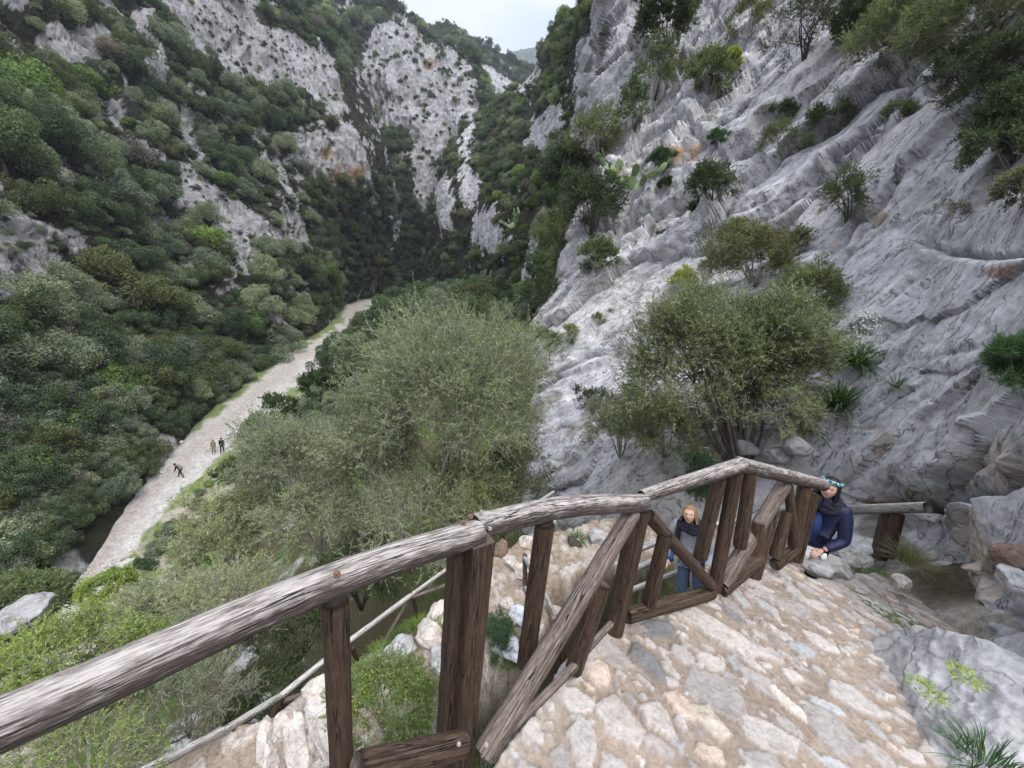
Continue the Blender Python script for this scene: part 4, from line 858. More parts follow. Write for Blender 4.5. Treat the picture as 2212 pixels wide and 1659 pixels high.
# the olive tree in front of the slab, and the scrub rooted in the slab's cracks
CG = 'shrubs rooted in the grey slab'
c, R = px(1525, 812, 8.5, 215, 175, 150)
shrub('olive_tree', 'broad wild olive tree in front of the grey slab, above the two women', None, c, R, 'tree_near', 600, at_d(1612, 1015, 8.6)-np.array([0, 0, .3]), 170, 26, 15, .072, .017, cat='tree', stem='bark')
CLIFF = [
 ('dark bush on the left rim of the slab under the prickly pear', 1275, 455, 75, 80, 21.5, 'oak_near', 60, 22, 15, .11, .04, {'stem': 'darktwig'}),
 ('grey twiggy small tree on the left rim of the slab, above the prickly pear', 1290, 300, 66, 70, 26.5, 'green_near', 60, 22, 10, .12, .035, {'bare': .3, 'stem': 'darktwig'}),
 ('dull green bush on the left rim of the slab, halfway up', 1205, 540, 62, 72, 20.5, 'green_near', 50, 22, 14, .10, .035, {'stem': 'darktwig'}),
 ('olive green bush on the slab rim below the dark one', 1285, 560, 48, 40, 20, 'green_near', 40, 20, 13, .10, .03, {}),
 ('dark leafy bush hanging from the slab rim above the valley wood', 1165, 640, 50, 60, 18.5, 'oak_near', 44, 20, 14, .09, .03, {'stem': 'darktwig'}),
 ('bushy dark crown at the upper left corner of the slab', 1225, 370, 58, 62, 27, 'oak_near', 50, 20, 14, .13, .045, {'stem': 'darktwig'}),
 ('dark leaf mass hanging down the right edge under the canopy', 2195, 250, 75, 85, 9.6, 'oak_near', 70, 26, 14, .055, .016, {'stem': 'darktwig'}),
 ('dark twiggy bush left of the leaf mass under the canopy', 2085, 150, 75, 60, 11.4, 'oak_near', 60, 26, 10, .06, .017, {'bare': .35, 'stem': 'darktwig'}),
 ('mid green bush closing the gap in the top right canopy', 2040, 25, 110, 60, 12.0, 'green_near', 70, 24, 15, .07, .02, {}),
 ('olive bush bulging from the right side of the broad olive tree', 1665, 740, 110, 105, 8.7, 'tree_near', 80, 24, 15, .07, .016, {}),
 ('low olive bush in front of the trunk of the broad olive tree', 1430, 935, 105, 70, 8.3, 'tree_near', 60, 24, 15, .065, .016, {}),
 ('olive bush growing against the lower left of the broad olive tree', 1335, 935, 75, 75, 9.2, 'grey_near', 50, 22, 14, .06, .014, {}),
 ('low green shoots right of the olive tree trunk', 1700, 900, 60, 80, 8.2, 'olive_near', 36, 18, 8, .06, .014, {'bare': .3}),
 ('olive brown domed bush behind the top of the broad olive tree', 1625, 565, 105, 68, 11.2, 'brown_near', 80, 24, 18, .07, .02, {}),
 ('dark lower bush right of the olive brown dome', 1745, 640, 68, 70, 10.2, 'green_near', 50, 22, 15, .06, .018, {}),
 ('yellow flowering spurge left of the olive brown dome', 1475, 608, 38, 30, 12.2, 'yellow_near', 36, 16, 14, .05, .02, {}),
 ('light green spurge on top of the olive brown dome', 1590, 493, 30, 18, 14.5, 'bright_near', 26, 16, 16, .06, .024, {}),
 ('grey bare twigged bush left of the light green spurge', 1535, 525, 55, 45, 14.2, 'green_near', 36, 22, 5, .05, .015, {'bare': .6, 'stem': 'darktwig'}),
 ('thin dark bush in the middle of the grey slab', 1825, 430, 48, 72, 13.2, 'green_near', 40, 18, 10, .06, .018, {'bare': .25, 'stem': 'darktwig'}),
 ('dark open bush on the ledge below the orange rock', 1535, 400, 55, 50, 19.5, 'oak_near', 40, 20, 12, .09, .03, {'stem': 'darktwig'}),
 ('small dark bush under the open ledge bush', 1520, 450, 40, 25, 18, 'oak_near', 24, 18, 12, .08, .03, {'stem': 'darktwig'}),
 ('straggling grey bush on the upper ledge right of the orange rock', 1690, 310, 60, 40, 18.6, 'green_near', 36, 18, 10, .08, .025, {'bare': .3}),
 ('low bush along the bright diagonal rock edge', 1790, 262, 52, 38, 17.4, 'green_near', 36, 18, 12, .08, .025, {}),
 ('tiny bush in the crack under the top right foliage', 1935, 245, 40, 20, 15.2, 'green_near', 24, 16, 10, .06, .02, {}),
 ('tall dark bush high on the cliff beside the rock tower', 1440, 45, 68, 58, 34, 'oak_near', 50, 22, 15, .17, .06, {'stem': 'darktwig'}),
 ('grey bare bush below the tall one on the upper cliff', 1415, 165, 52, 65, 31, 'green_near', 50, 22, 8, .15, .05, {'bare': .4, 'stem': 'darktwig'}),
 ('thin grey bush in the gully under the upper cliff', 1370, 240, 34, 60, 30, 'green_near', 36, 20, 8, .14, .05, {'bare': .4, 'stem': 'darktwig'}),
 ('green bush in the middle of the upper cliff', 1530, 165, 52, 48, 26, 'green_near', 44, 20, 13, .12, .04, {}),
 ('yellow green bush near the top of the cliff gully', 1575, 130, 26, 24, 26, 'yellow_near', 24, 16, 12, .10, .04, {}),
 ('greenish tuft at the top of the cliff', 1620, 40, 42, 55, 26, 'brown_near', 36, 18, 10, .12, .03, {}),
 ('feathery blue green fennel on the orange ledge', 1552, 302, 27, 20, 21, 'fennel', 30, 22, 22, .09, .012, {}),
 ('feathery fennel right of the prickly pear', 1425, 352, 28, 30, 24, 'fennel', 30, 22, 22, .10, .014, {}),
 ('small round bush under the fennel beside the prickly pear', 1435, 398, 12, 14, 23, 'oak_near', 16, 14, 14, .10, .04, {}),
 ('bushy olive green canopy along the top right edge', 1960, 85, 135, 75, 12.2, 'green_near', 110, 24, 16, .075, .02, {}),
 ('wide olive green canopy in the top right corner', 2130, 55, 150, 85, 10.6, 'green_near', 110, 24, 16, .065, .018, {}),
 ('dark bush with long bare branches beside the top right canopy', 1735, 70, 95, 80, 20, 'oak_near', 60, 24, 9, .10, .03, {'bare': .45, 'stem': 'darktwig'}),
 ('dark mass of twigs between the bare branches and the canopy', 1850, 45, 60, 55, 17.5, 'oak_near', 60, 22, 16, .09, .03, {'stem': 'darktwig'}),
 ('dark shaded bush under the top right canopy', 2150, 175, 85, 85, 10.6, 'oak_near', 80, 26, 12, .06, .017, {'bare': .3, 'stem': 'darktwig'}),
 ('green bush halfway down the right edge', 2170, 320, 75, 75, 8.8, 'green_near', 70, 24, 14, .05, .014, {}),
 ('dull bush below the green one at the right edge', 2200, 420, 60, 50, 8.0, 'brown_near', 44, 22, 12, .045, .013, {'bare': .2}),
 ('dry twiggy scrub on the ledge at the right', 2050, 455, 45, 22, 9.6, 'brown_near', 24, 20, 3, .04, .012, {'bare': .7}),
 ('thin bush on the lower left edge of the slab', 1175, 735, 40, 30, 18, 'green_near', 30, 18, 12, .08, .025, {}),
 ('small grey bush beside the thin one on the slab edge', 1230, 720, 22, 20, 16.5, 'grey_near', 20, 16, 12, .07, .02, {}),
 ('grey tuft low on the pale slab', 1290, 690, 16, 14, 15.8, 'grey_near', 16, 14, 12, .06, .016, {}),
 ('green shoots under the middle of the pale slab', 1440, 535, 34, 18, 17.2, 'green_near', 24, 18, 12, .07, .02, {}),
 ('grassy tuft above the green shoots on the slab', 1430, 515, 16, 18, 17.6, 'brown_near', 16, 18, 14, .09, .012, {}),
 ('dark bush at the left foot of the slab', 1275, 870, 45, 40, 9.6, 'oak_near', 32, 18, 12, .05, .016, {'bare': .2, 'stem': 'darktwig'}),
 ('light green feathery fennel between slab and olive tree', 1370, 850, 26, 20, 10.4, 'fennel', 26, 20, 20, .05, .008, {}),
 ('dark green fennel under the rail corner', 1510, 1040, 45, 60, 7.6, 'fennel', 50, 24, 24, .05, .007, {}),
 ('small bush on the slab right of the olive brown dome', 1690, 245, 30, 25, 19, 'oak_near', 24, 18, 12, .09, .03, {}),
]
for i, (lb, u, v, ru, rv, D, mt_, cl, tw, lv, ll, lw, ex) in enumerate(CLIFF):
    c, R = px(u, v, D, ru, rv); p, n_ = onpatch('cliff_slab', u, v+rv*.75)
    if i not in (9, 10, 11, 12, 48):      # let the bush stand just off the rock it grows from
        k = (p@p)**.5; e = c/np.linalg.norm(c); c2 = e*(k-min(R)*.55); f_ = np.linalg.norm(c2)/np.linalg.norm(c); c = c2; R = tuple(r*f_ for r in R)
    shrub('fennel_plant' if mt_ == 'fennel' else ('spurge_plant' if 'spurge' in lb else 'cliff_bush'), lb, CG, c, R, mt_, 700+i, p-n_*.1, cl, tw, lv, ll, lw, cat='plant' if mt_ == 'fennel' or 'spurge' in lb else 'shrub', **ex)

# ---------------------------------------------------------------- tufts, flowers, prickly pear
def blades(n, R, ln, wd, seed, curl=.9, upw=.8, seg=5):
    """long arching leaves from one crown: MB-ready ribbons"""
    g = np.random.default_rng(seed); a = g.uniform(0, 2*pi, n); el = g.uniform(.25, 1., n); L_ = ln*g.uniform(.55, 1.1, n)
    s = np.stack([np.cos(a), np.sin(a), 0*a], -1)*R*np.sqrt(g.random(n))[:, None]; d = unit(np.stack([np.cos(a)*(1.1-el), np.sin(a)*(1.1-el), el*upw+.1], -1)+g.normal(size=(n, 3))*.12)
    t = np.linspace(0, 1, seg); P = s[:, None]+d[:, None]*(L_[:, None]*t)[..., None]; P[..., 2] -= curl*L_[:, None]*(t**2)*(.55)
    side = unit(np.cross(d, [0, 0, 1.]))[:, None]*(wd*(1-t**2*.92)[None, :, None]*.5)
    V = np.stack([P-side, P+side], 2).reshape(-1, 3); b_ = (np.arange(n)*seg*2)[:, None]; k = (np.arange(seg-1)*2)[None]
    f = np.stack([b_+k, b_+k+1, b_+k+3, b_+k+2], -1).reshape(-1, 4); return V, f
def tuft(name, label, p, n, R, ln, wd, seed, mat='blade', group=None, cat='plant', curl=.9, upw=.8):
    V, f = blades(n, R, ln, wd, seed, curl, upw); return link(name, mesh(name, V, f, [M[mat]]), None, p, label, cat, group)
TG = 'asphodel tufts on the rock'
for i, (lb, u, v, D, n, R, ln, wd) in enumerate([
 ('arching dark green asphodel tuft above the other on the slab right of the olive tree', 1850, 790, 8.3, 230, .14, 1.0, .03), ('lower arching asphodel tuft on the slab, touching the woman\'s rock', 1815, 880, 8.0, 250, .14, 1.05, .03),
 ('broad leaved squill tuft by the olive tree roots', 1745, 930, 7.9, 40, .06, .5, .05), ('thin asphodel tuft right of the two arching ones', 1935, 835, 8.0, 40, .05, .55, .016),
 ('small asphodel tuft beside the path below, next to the pale rock', 1238, 1222, 6.3, 60, .05, .42, .013), ('asphodel tuft on the lower slab edge', 1235, 745, 15.5, 40, .10, .75, .03), ('spiky tuft on the bright rock edge at the top', 1815, 205, 17.0, 40, .08, .75, .04), ('small spiky tuft on the pale slab above the olive tree', 1318, 670, 15.2, 30, .05, .5, .02)]):
    p = at_d(u, v, D) if D < 7 else onpatch('cliff_slab', u, v)[0]
    if D < 7: p[2] = float(ground_z(p[:1], p[1:2])[0])
    tuft('asphodel_tuft', lb, p, n, R, ln, wd, 800+i, 'blade', TG)
def grass_patch(label, spots, seed, mat='grassy', ln=.12, per=260, name='grass'):
    b = MB(); g = np.random.default_rng(seed)
    for (p, r) in spots:
        V, f = blades(per, r, ln, .006, g.integers(1e6), .5, 1.1, 4); b.add(V+np.array(p), f)
    o = b.build(name, [M[mat]], None); o['kind'] = 'stuff'; o['label'] = label; o['category'] = 'grass'; return o
def gpt(u, v, z): p = at_z(u, v, z); p[2] = float(ground_z(p[:1], p[1:2])[0]); return p
sp_ = [(gpt(1230+rng.uniform(-75, 60), 1060+rng.uniform(-45, 45), -4.7), .25) for _ in range(26)]+[(gpt(1130+rng.uniform(-50, 60), 1120+rng.uniform(-25, 25), -4.8), .2) for _ in range(12)]+[(gpt(860+rng.uniform(-90, 90), 1370+rng.uniform(-60, 60), -5.2), .18) for _ in range(16)]+[(gpt(1110+rng.uniform(-40, 50), 1440+rng.uniform(-60, 80), -4.7), .12) for _ in range(14)]
grass_patch('short green grass along the lower path and under the big olive', sp_, 820)
sp2 = []
for _ in range(44):
    u, v = [(rng.uniform(1850, 1960), rng.uniform(1140, 1175)), (rng.uniform(1850, 1945), rng.uniform(1205, 1275)), (rng.uniform(1870, 1925), rng.uniform(1255, 1300))][rng.integers(3)]
    p = at_d(u, v, 5.9-.006*(v-1200)); p[2] = float(ground_z(p[:1], p[1:2])[0])-.02; sp2.append((p, .15))
grass_patch('green grass on the bank behind the woman in blue', sp2, 821, 'grassy', .11, 260)
GB = link('dry_grass_clump', mesh('dry_grass_clump', *blades(380, .10, .36, .005, 822, .6, 1.2), [M['straw']]), None, at_d(1962, 1215, 5.75), 'dry yellow grass clump beside the short stout post of the far rail', 'plant')
# ---------------------------------------------------------------- timber railings
def wood_mat(name, dark, light, grey, wear=.5, ax=(1, 1, .06)):
    """weathered pine: grain along the log (UV.y runs along it), bleached on top where the weather reaches, dark checks"""
    m = NT(name); t = m.n('UVMap'); mp_ = m.n('Mapping'); m.l(t.outputs[0], mp_.inputs[0]); mp_.inputs['Scale'].default_value = (130, 9, 1)
    n1 = m.noise(1, 8, .7, mp_.outputs[0], .8)
    mp2 = m.n('Mapping'); m.l(t.outputs[0], mp2.inputs[0]); mp2.inputs['Scale'].default_value = (260, 17, 1); n2 = m.noise(1, 6, .65, mp2.outputs[0], .4)
    mp3 = m.n('Mapping'); m.l(t.outputs[0], mp3.inputs[0]); mp3.inputs['Scale'].default_value = (34, 10, 1); n3 = m.noise(1, 5, .6, mp3.outputs[0])
    mp4 = m.n('Mapping'); m.l(t.outputs[0], mp4.inputs[0]); mp4.inputs['Scale'].default_value = (34, 1.1, 1); n4 = m.noise(1, 5, .55, mp4.outputs[0], 1.2)
    g = m.n('NewGeometry'); sx = m.n('SeparateXYZ'); m.l(g.outputs['Normal'], sx.inputs[0])
    up = m.ramp(sx.outputs[2], [(.0, 0), (.75, 1)])
    k = m.ramp(n1, [(.3, dark), (.5, tuple((a+b)/2 for a, b in zip(dark, light))), (.7, light)])
    blch = m.math('MULTIPLY_ADD', n2, 1.2, m.math('MULTIPLY_ADD', n3, .7, -.65)); blch = m.math('MULTIPLY_ADD', up, wear, blch)
    k = m.mix(k, grey, m.ramp(blch, [(.36, 0), (.70, 1)]))
    ck = m.ramp(n4, [(.475, 1), (.495, 0), (.505, 0), (.525, 1)]); k = m.mix((.012, .010, .008), k, m.math('MAXIMUM', ck, m.ramp(n3, [(.48, 1), (.55, 0)])))
    h = m.math('MULTIPLY_ADD', ck, 1.2, m.math('ADD', n1, n2))
    return m.bsdf(k, .85, h, .004, .2)
M['rail'] = wood_mat('weathered_rail', (.045, .034, .030), (.155, .125, .108), (.54, .49, .45), .27)
M['post'] = wood_mat('dark_post', (.035, .023, .016), (.112, .072, .048), (.16, .12, .09), .12)
M['brace'] = wood_mat('brace_wood', (.075, .052, .042), (.19, .145, .12), (.30, .25, .22), .2)
M['oldrail'] = wood_mat('silver_rail', (.18, .16, .145), (.38, .35, .32), (.60, .57, .54), .35)
M['endgrain'] = simple('end_grain', (.10, .08, .065), .9, .4, 60, .003)
M['rust'] = simple('rusty_bolt', (.20, .10, .065), .6, .4, 200, .001)
M['zinc'] = simple('zinc_bolt', (.36, .36, .35), .4, .15, 200, .001, .6)
def log_mesh(name, a, b, r0, r1, mat, seed=0, sides=40, n=60, square=0, wob=.05, bend=.0, cut0=None, cut1=None):
    """a turned and weathered log from a to b in the parent's space, with grain UVs and end faces; square blends to a sawn section"""
    a = np.array(a, float); b = np.array(b, float); Ln = np.linalg.norm(b-a); d = (b-a)/Ln
    up = np.array([0, 0, 1.]) if abs(d[2]) < .93 else np.array([0, 1., 0]); x = unit(np.cross(d, up)); y = np.cross(x, d)
    g = np.random.default_rng(900+seed); t = np.linspace(0, 1, n); th = np.linspace(0, 2*pi, sides+1); T, A = np.meshgrid(t, th, indexing='ij')
    r = r0+(r1-r0)*T
    if square: cs = np.maximum(np.abs(np.cos(A)), np.abs(np.sin(A))); r = r*((1-square)+square*np.minimum(1/cs, 1.30))
    Q = np.stack([np.cos(A)*1.3+seed*3.1, np.sin(A)*1.3, T*Ln*3.2], -1); r = r*(1+wob*fbm(Q, 3, 930+seed)+.016*fbm(Q*np.array([7, 7, .8]), 3, 940+seed))
    cn = np.abs(np.mod(A*1.0+.8*noise(np.stack([T*Ln*1.5, T*0+seed, T*0], -1), 950)+seed, 2*pi)-pi); dp = .085*np.exp(-(cn/.045)**2)*sstep(.05, .3, noise(np.stack([T*Ln*2.2+seed, T*0, T*0+5], -1), 955)+.45); r = r*(1-dp*(1-.6*square))
    endr = np.minimum(T, 1-T)*Ln; r = r-.006*(1-sstep(0, .008, endr))
    B = bend*Ln*(np.sin(T*pi))[..., None]*y+.012*Ln*np.sin(T*6+seed)[..., None]*x*(1 if bend else 0)
    P = a+d*(T*Ln)[..., None]+B+x*(np.cos(A)*r)[..., None]+y*(np.sin(A)*r)[..., None]
    for cut, sel in ((cut0, 0), (cut1, 1)):            # mitred ends: shear the last rows onto a plane
        if cut is not None:
            nrm = unit(np.array(cut, float)); o = a if sel == 0 else b; wgt = (1-T)**6 if sel == 0 else T**6
            P = P-d*(((P-(o+d*0))@nrm/(d@nrm)) * (wgt > .985))[..., None]*1.0 if False else P
    V = P.reshape(-1, 3); f = grid_faces(n, sides+1); V = np.concatenate([V, P[0].mean(0)[None], P[-1].mean(0)[None]]); c0 = len(V)-2
    j = np.arange(sides); t0 = np.stack([np.full(sides, c0), j+1, j], 1); e = (n-1)*(sides+1); t1 = np.stack([np.full(sides, c0+1), e+j, e+j+1], 1)
    me = mesh(name, V, [f, np.concatenate([t0, t1])], [mat, M['endgrain']], mi=np.concatenate([np.zeros(len(f)), np.ones(2*sides)]))
    uv = me.uv_layers.new(name='UVMap'); vi = np.empty(len(me.loops), np.int32); me.loops.foreach_get('vertex_index', vi)
    U = np.concatenate([np.stack([A.ravel()*(r0+r1)/2+seed*.37, T.ravel()*Ln+seed*1.7], 1), [[seed, seed], [seed, seed]]]); uv.data.foreach_set('uv', U[vi].astype(np.float32).ravel())
    return me
def bolt_mesh(name, mat, r=.0055):
    b = MB(); a = np.linspace(0, 2*pi, 6, endpoint=False); c = np.linspace(0, 2*pi, 14, endpoint=False)
    b.tube([(0, 0, -.004), (0, 0, .002)], r*1.7, 14); b.tube([(0, 0, .002), (0, 0, .007), (0, 0, .009)], [r, r, r*.7], 6); return b.mesh(name, [mat])
RUSTB = bolt_mesh('rust_bolt', M['rust']); ZINCB = bolt_mesh('zinc_bolt', M['zinc'], .0042)
def bolt(parent, p, nrm, zinc=False):
    o = link('bolt', ZINCB if zinc else RUSTB, parent, p-np.array(parent.location)); o.rotation_euler = Vector(nrm).to_track_quat('Z', 'Y').to_euler(); return o
def fence(name, label, loc): return link(name, None, None, loc, label, 'railing')
RAIL = fence('wooden_railing', 'weathered log railing with diagonal braces along the paved path, nearest to the viewer', at_d(1015, 1640, 1.15))
def beam(nm, p0, p1, r0, r1=None, mat='rail', seed=0, square=0, bend=0., parent=RAIL, wob=.05, label=None):
    o = np.array(parent.location); L_ = np.linalg.norm(np.array(p1)-np.array(p0))
    return link(nm, log_mesh(nm, np.array(p0)-o, np.array(p1)-o, r0, r1 or r0, M[mat], seed, 40 if r0 > .04 else 22, int(max(24, 70*min(1.2, L_))), square, wob, bend), parent, label=label)
def atdep(u, v, dep): d = ray(u, v); return d*dep
def rpx(w_, dep): return w_*dep/833./2
# handrails
h0, h1 = atdep(-190, 1630, .64), atdep(1034, 1146, 1.36); beam('handrail', h0, h1, rpx(58, 1.36), rpx(56, 1.36), 'rail', 1, bend=.012)
h2, h3 = atdep(1020, 1134, 1.40), atdep(1388, 1083, 2.18); beam('handrail', h2, h3, rpx(55, 1.40), rpx(36, 2.18), 'rail', 2, .12, bend=.014)
h4, h5 = atdep(1386, 1072, 2.20), atdep(1602, 1004, 2.80); beam('handrail', h4, h5, rpx(28, 2.2), rpx(33, 2.8), 'rail', 3)
h6, h7 = atdep(1592, 1002, 2.82), atdep(1780, 1048, 3.60); beam('handrail', h6, h7, rpx(34, 2.8), rpx(26, 3.6), 'rail', 4)
# posts and braces
def up(u, v, dep, u2, v2, dep2, w0, w1=None, mat='post', seed=0, nm='post', **k): return beam(nm, atdep(u, v, dep), atdep(u2, v2, dep2), rpx(w0, (dep+dep2)/2), rpx(w1 or w0, (dep+dep2)/2), mat, seed, **k)
def sawn(nm, top, bot, w_, d_, yaw, mat, seed):
    """a sawn post: rectangular section with softened arrises"""
    top = np.array(top); bot = np.array(bot); o = np.array(RAIL.location); n = 40; b = MB(); ax = np.array([cos(yaw), sin(yaw), 0]); ay = np.array([-sin(yaw), cos(yaw), 0]); c = .004
    out_ = [(-w_/2+c, -d_/2), (w_/2-c, -d_/2), (w_/2, -d_/2+c), (w_/2, d_/2-c), (w_/2-c, d_/2), (-w_/2+c, d_/2), (-w_/2, d_/2-c), (-w_/2, -d_/2+c), (-w_/2+c, -d_/2)]
    t = np.linspace(0, 1, n); P = np.array([[bot+(top-bot)*q+ax*(x_+.0008*sin(q*31+x_*900+seed))+ay*(y_+.0008*cos(q*27+y_*700)) for x_, y_ in out_] for q in t])-o
    per = np.concatenate([[0], np.cumsum(np.hypot(*np.diff(np.array(out_), axis=0).T))]); V = np.concatenate([P.reshape(-1, 3), P[0].mean(0)[None], P[-1].mean(0)[None]]); f = grid_faces(n, 9); j = np.arange(8); c0 = len(V)-2
    tr = np.concatenate([np.stack([np.full(8, c0), j+1, j], 1), np.stack([np.full(8, c0+1), (n-1)*9+j, (n-1)*9+j+1], 1)])
    me = mesh(nm, V, [f, tr], [M[mat], M['endgrain']], smooth=False, mi=np.concatenate([np.zeros(len(f)), np.ones(16)])); Ln = np.linalg.norm(top-bot)
    uv = me.uv_layers.new(name='UVMap'); vi = np.empty(len(me.loops), np.int32); me.loops.foreach_get('vertex_index', vi)
    U = np.concatenate([np.stack([np.tile(per, n)+seed*.3, np.repeat(t*Ln, 9)], 1), [[0, 0], [0, 0]]]); uv.data.foreach_set('uv', U[vi].astype(np.float32).ravel()); return link(nm, me, RAIL)
def plumb(u, v, dep, vb):
    """a point straight below (u, v) that is seen at picture height vb"""
    p = atdep(u, v, dep); lo, hi = 0, 4.
    for _ in range(40):
        m_ = (lo+hi)/2; q = p-np.array([0, 0, m_]); lo, hi = (m_, hi) if proj(q)[1] < vb else (lo, m_)
    return p, p-np.array([0, 0, lo])
t_, b_ = plumb(1036, 1165, 1.335, 1655); sawn('post', t_, b_, .086, .075, .62, 'post', 11); _sq = (t_, b_)
t_, b_ = plumb(990, 1178, 1.36, 1640); sawn('post', t_+(0, 0, .01), b_, .055, .07, .62, 'post', 12)
t_, b_ = plumb(724, 1296, 1.09, 1672); beam('post', t_, b_, rpx(55, 1.1), None, 'post', 13)
t_, b_ = plumb(1178, 1128, 1.66, 1436); beam('post', t_, b_, rpx(40, 1.78), None, 'post', 14)
t_, b_ = plumb(1383, 1096, 2.22, 1374); beam('post', t_, b_, rpx(42, 2.35), None, 'post', 15)
up(1368, 1104, 2.14, 1045, 1632, 1.50, 42, 44, 'brace', 16, 'brace')
up(1302, 1262, 2.05, 1238, 1450, 2.08, 36, 38, 'post', 17)
up(1438, 1150, 2.36, 1400, 1308, 2.52, 28, 32, 'post', 18)
up(1400, 1112, 2.26, 1538, 1266, 2.86, 26, 27, 'post', 19, 'brace')
up(1352, 1330, 2.42, 1538, 1280, 2.9, 32, 30, 'post', 20, 'lower_rail')
up(1555, 1030, 2.78, 1512, 1205, 2.98, 28, 30, 'post', 21); up(1590, 1018, 2.8, 1543, 1275, 3.0, 29, 28, 'post', 22); up(1622, 1020, 2.9, 1598, 1182, 3.02, 26, 28, 'post', 23)
up(1695, 1045, 3.3, 1560, 1262, 3.0, 30, 30, 'brace', 24, 'brace'); up(1668, 1100, 3.35, 1628, 1252, 3.3, 28, 26, 'post', 25); up(1702, 1048, 3.34, 1718, 1178, 3.42, 19, 20, 'post', 26, 'brace'); up(1702, 1105, 3.38, 1674, 1205, 3.36, 22, 24, 'post', 27)
up(1738, 1050, 3.46, 1715, 1180, 3.5, 26, 26, 'post', 28); up(1758, 1066, 3.5, 1718, 1212, 3.56, 24, 26, 'post', 29); up(1555, 1276, 3.0, 1640, 1206, 3.28, 30, 32, 'post', 30, 'lower_rail'); up(1672, 1222, 3.36, 1722, 1182, 3.5, 24, 24, 'post', 31, 'lower_rail'); up(1640, 1130, 3.1, 1622, 1196, 3.14, 24, 24, 'post', 32)
up(1640, 1215, 3.25, 1622, 1262, 3.27, 16, 20, 'post', 33)
up(770, 1662, 1.14, 1002, 1606, 1.40, 60, 56, 'post', 34, 'lower_rail')
up(1250, 1430, 2.06, 1040, 1640, 1.72, 20, 18, 'brace', 35, 'lower_rail'); up(1322, 1345, 2.3, 1235, 1440, 2.1, 15, 15, 'brace', 36, 'lower_rail')
cf = lambda u, v, dep, zinc=False, off=.0: bolt(RAIL, atdep(u, v, dep), -ray(u, v)+np.array([0, 0, 1.2]), zinc)
for u, v, dep in [(728, 1240, 1.0), (1002, 1128, 1.305), (1016, 1116, 1.34)]: cf(u, v, dep)
for u, v, dep in [(1040, 1106, 1.385), (1058, 1142, 1.37), (1198, 1127, 1.62), (1340, 1098, 2.1), (1155, 1428, 1.74), (1260, 1212, 1.86), (991, 1607, 1.325), (1050, 1609, 1.35), (704, 1648, 1.02), (1530, 1260, 2.82), (1598, 1170, 2.98), (1584, 1024, 2.75), (1760, 1030, 3.45)]: cf(u, v, dep, True)
# railing of the lower flight, left of it
LOW = fence('wooden_railing', 'thin weathered railing zigzagging down beside the lower path, behind the dark posts', at_d(640, 1520, 5.4))
def lo_(u, v, D): return at_d(u, v, D)
for i, (a, b, r0, mt_, nm) in enumerate([((300, 1672, 4.3), (482, 1580, 4.6), .05, 'oldrail', 'handrail'), ((482, 1580, 4.6), (606, 1504, 4.95), .048, 'oldrail', 'handrail'), ((606, 1504, 4.95), (745, 1392, 5.3), .047, 'oldrail', 'handrail'), ((745, 1392, 5.3), (888, 1286, 5.75), .045, 'oldrail', 'handrail'), ((888, 1286, 5.75), (985, 1215, 6.1), .036, 'oldrail', 'handrail'),
  ((440, 1650, 4.55), (540, 1628, 4.62), .04, 'post', 'lower_rail'), ((612, 1515, 4.95), (760, 1462, 5.1), .038, 'brace', 'lower_rail'), ((760, 1462, 5.1), (800, 1440, 5.2), .036, 'brace', 'lower_rail'), ((892, 1290, 5.75), (980, 1258, 5.9), .036, 'brace', 'lower_rail'),
  ((500, 1575, 4.62), (545, 1632, 4.66), .038, 'post', 'post'), ((606, 1508, 4.95), (642, 1576, 4.97), .036, 'post', 'post'), ((605, 1512, 4.95), (545, 1632, 4.66), .036, 'post', 'brace'), ((762, 1400, 5.32), (782, 1464, 5.36), .034, 'post', 'post'), ((880, 1300, 5.72), (790, 1460, 5.3), .034, 'brace', 'brace'), ((893, 1292, 5.75), (905, 1352, 5.78), .032, 'post', 'post')]):
    beam(nm, lo_(*a), lo_(*b), r0, None, mt_, 40+i, parent=LOW)
# silvery switchback rail seen between the posts
SW = fence('wooden_railing', 'silvery grey double railing behind the posts, beside the blonde woman', at_d(1420, 1290, 5.3))
for i, (a, b, r0, mt_, nm) in enumerate([((1372, 1190, 5.35), (1505, 1140, 5.75), .042, 'oldrail', 'handrail'), ((1336, 1246, 5.0), (1480, 1180, 5.4), .045, 'oldrail', 'lower_rail'), ((1330, 1288, 4.9), (1500, 1222, 5.3), .04, 'oldrail', 'lower_rail'), ((1132, 1200, 4.9), (1200, 1330, 4.55), .036, 'oldrail', 'handrail'), ((1132, 1265, 4.9), (1180, 1345, 4.65), .034, 'oldrail', 'lower_rail'), ((1134, 1198, 4.9), (1134, 1300, 4.92), .036, 'brace', 'post'), ((1206, 1330, 4.5), (1216, 1440, 4.5), .036, 'post', 'post'), ((1498, 1140, 5.75), (1482, 1235, 5.75), .04, 'oldrail', 'post'), ((1505, 1140, 5.75), (1620, 1120, 6.3), .04, 'oldrail', 'handrail')]):
    beam(nm, lo_(*a), lo_(*b), r0, None, mt_, 60+i, parent=SW)
FR = fence('wooden_railing', 'pale horizontal rail on short stout posts behind the woman in blue', at_d(1910, 1205, 6.6))
for i, (a, b, r0, mt_, nm) in enumerate([((1640, 1103, 7.4), (1812, 1102, 6.95), .06, 'oldrail', 'handrail'), ((1812, 1102, 6.95), (2004, 1096, 6.35), .062, 'oldrail', 'handrail'), ((1922, 1106, 6.65), (1898, 1205, 6.6), .085, 'post', 'post'), ((1938, 1108, 6.58), (1916, 1202, 6.55), .075, 'post', 'post')]):
    beam(nm, lo_(*a), lo_(*b), r0, None, mt_, 80+i, parent=FR, square=.25 if nm == 'handrail' else 0)
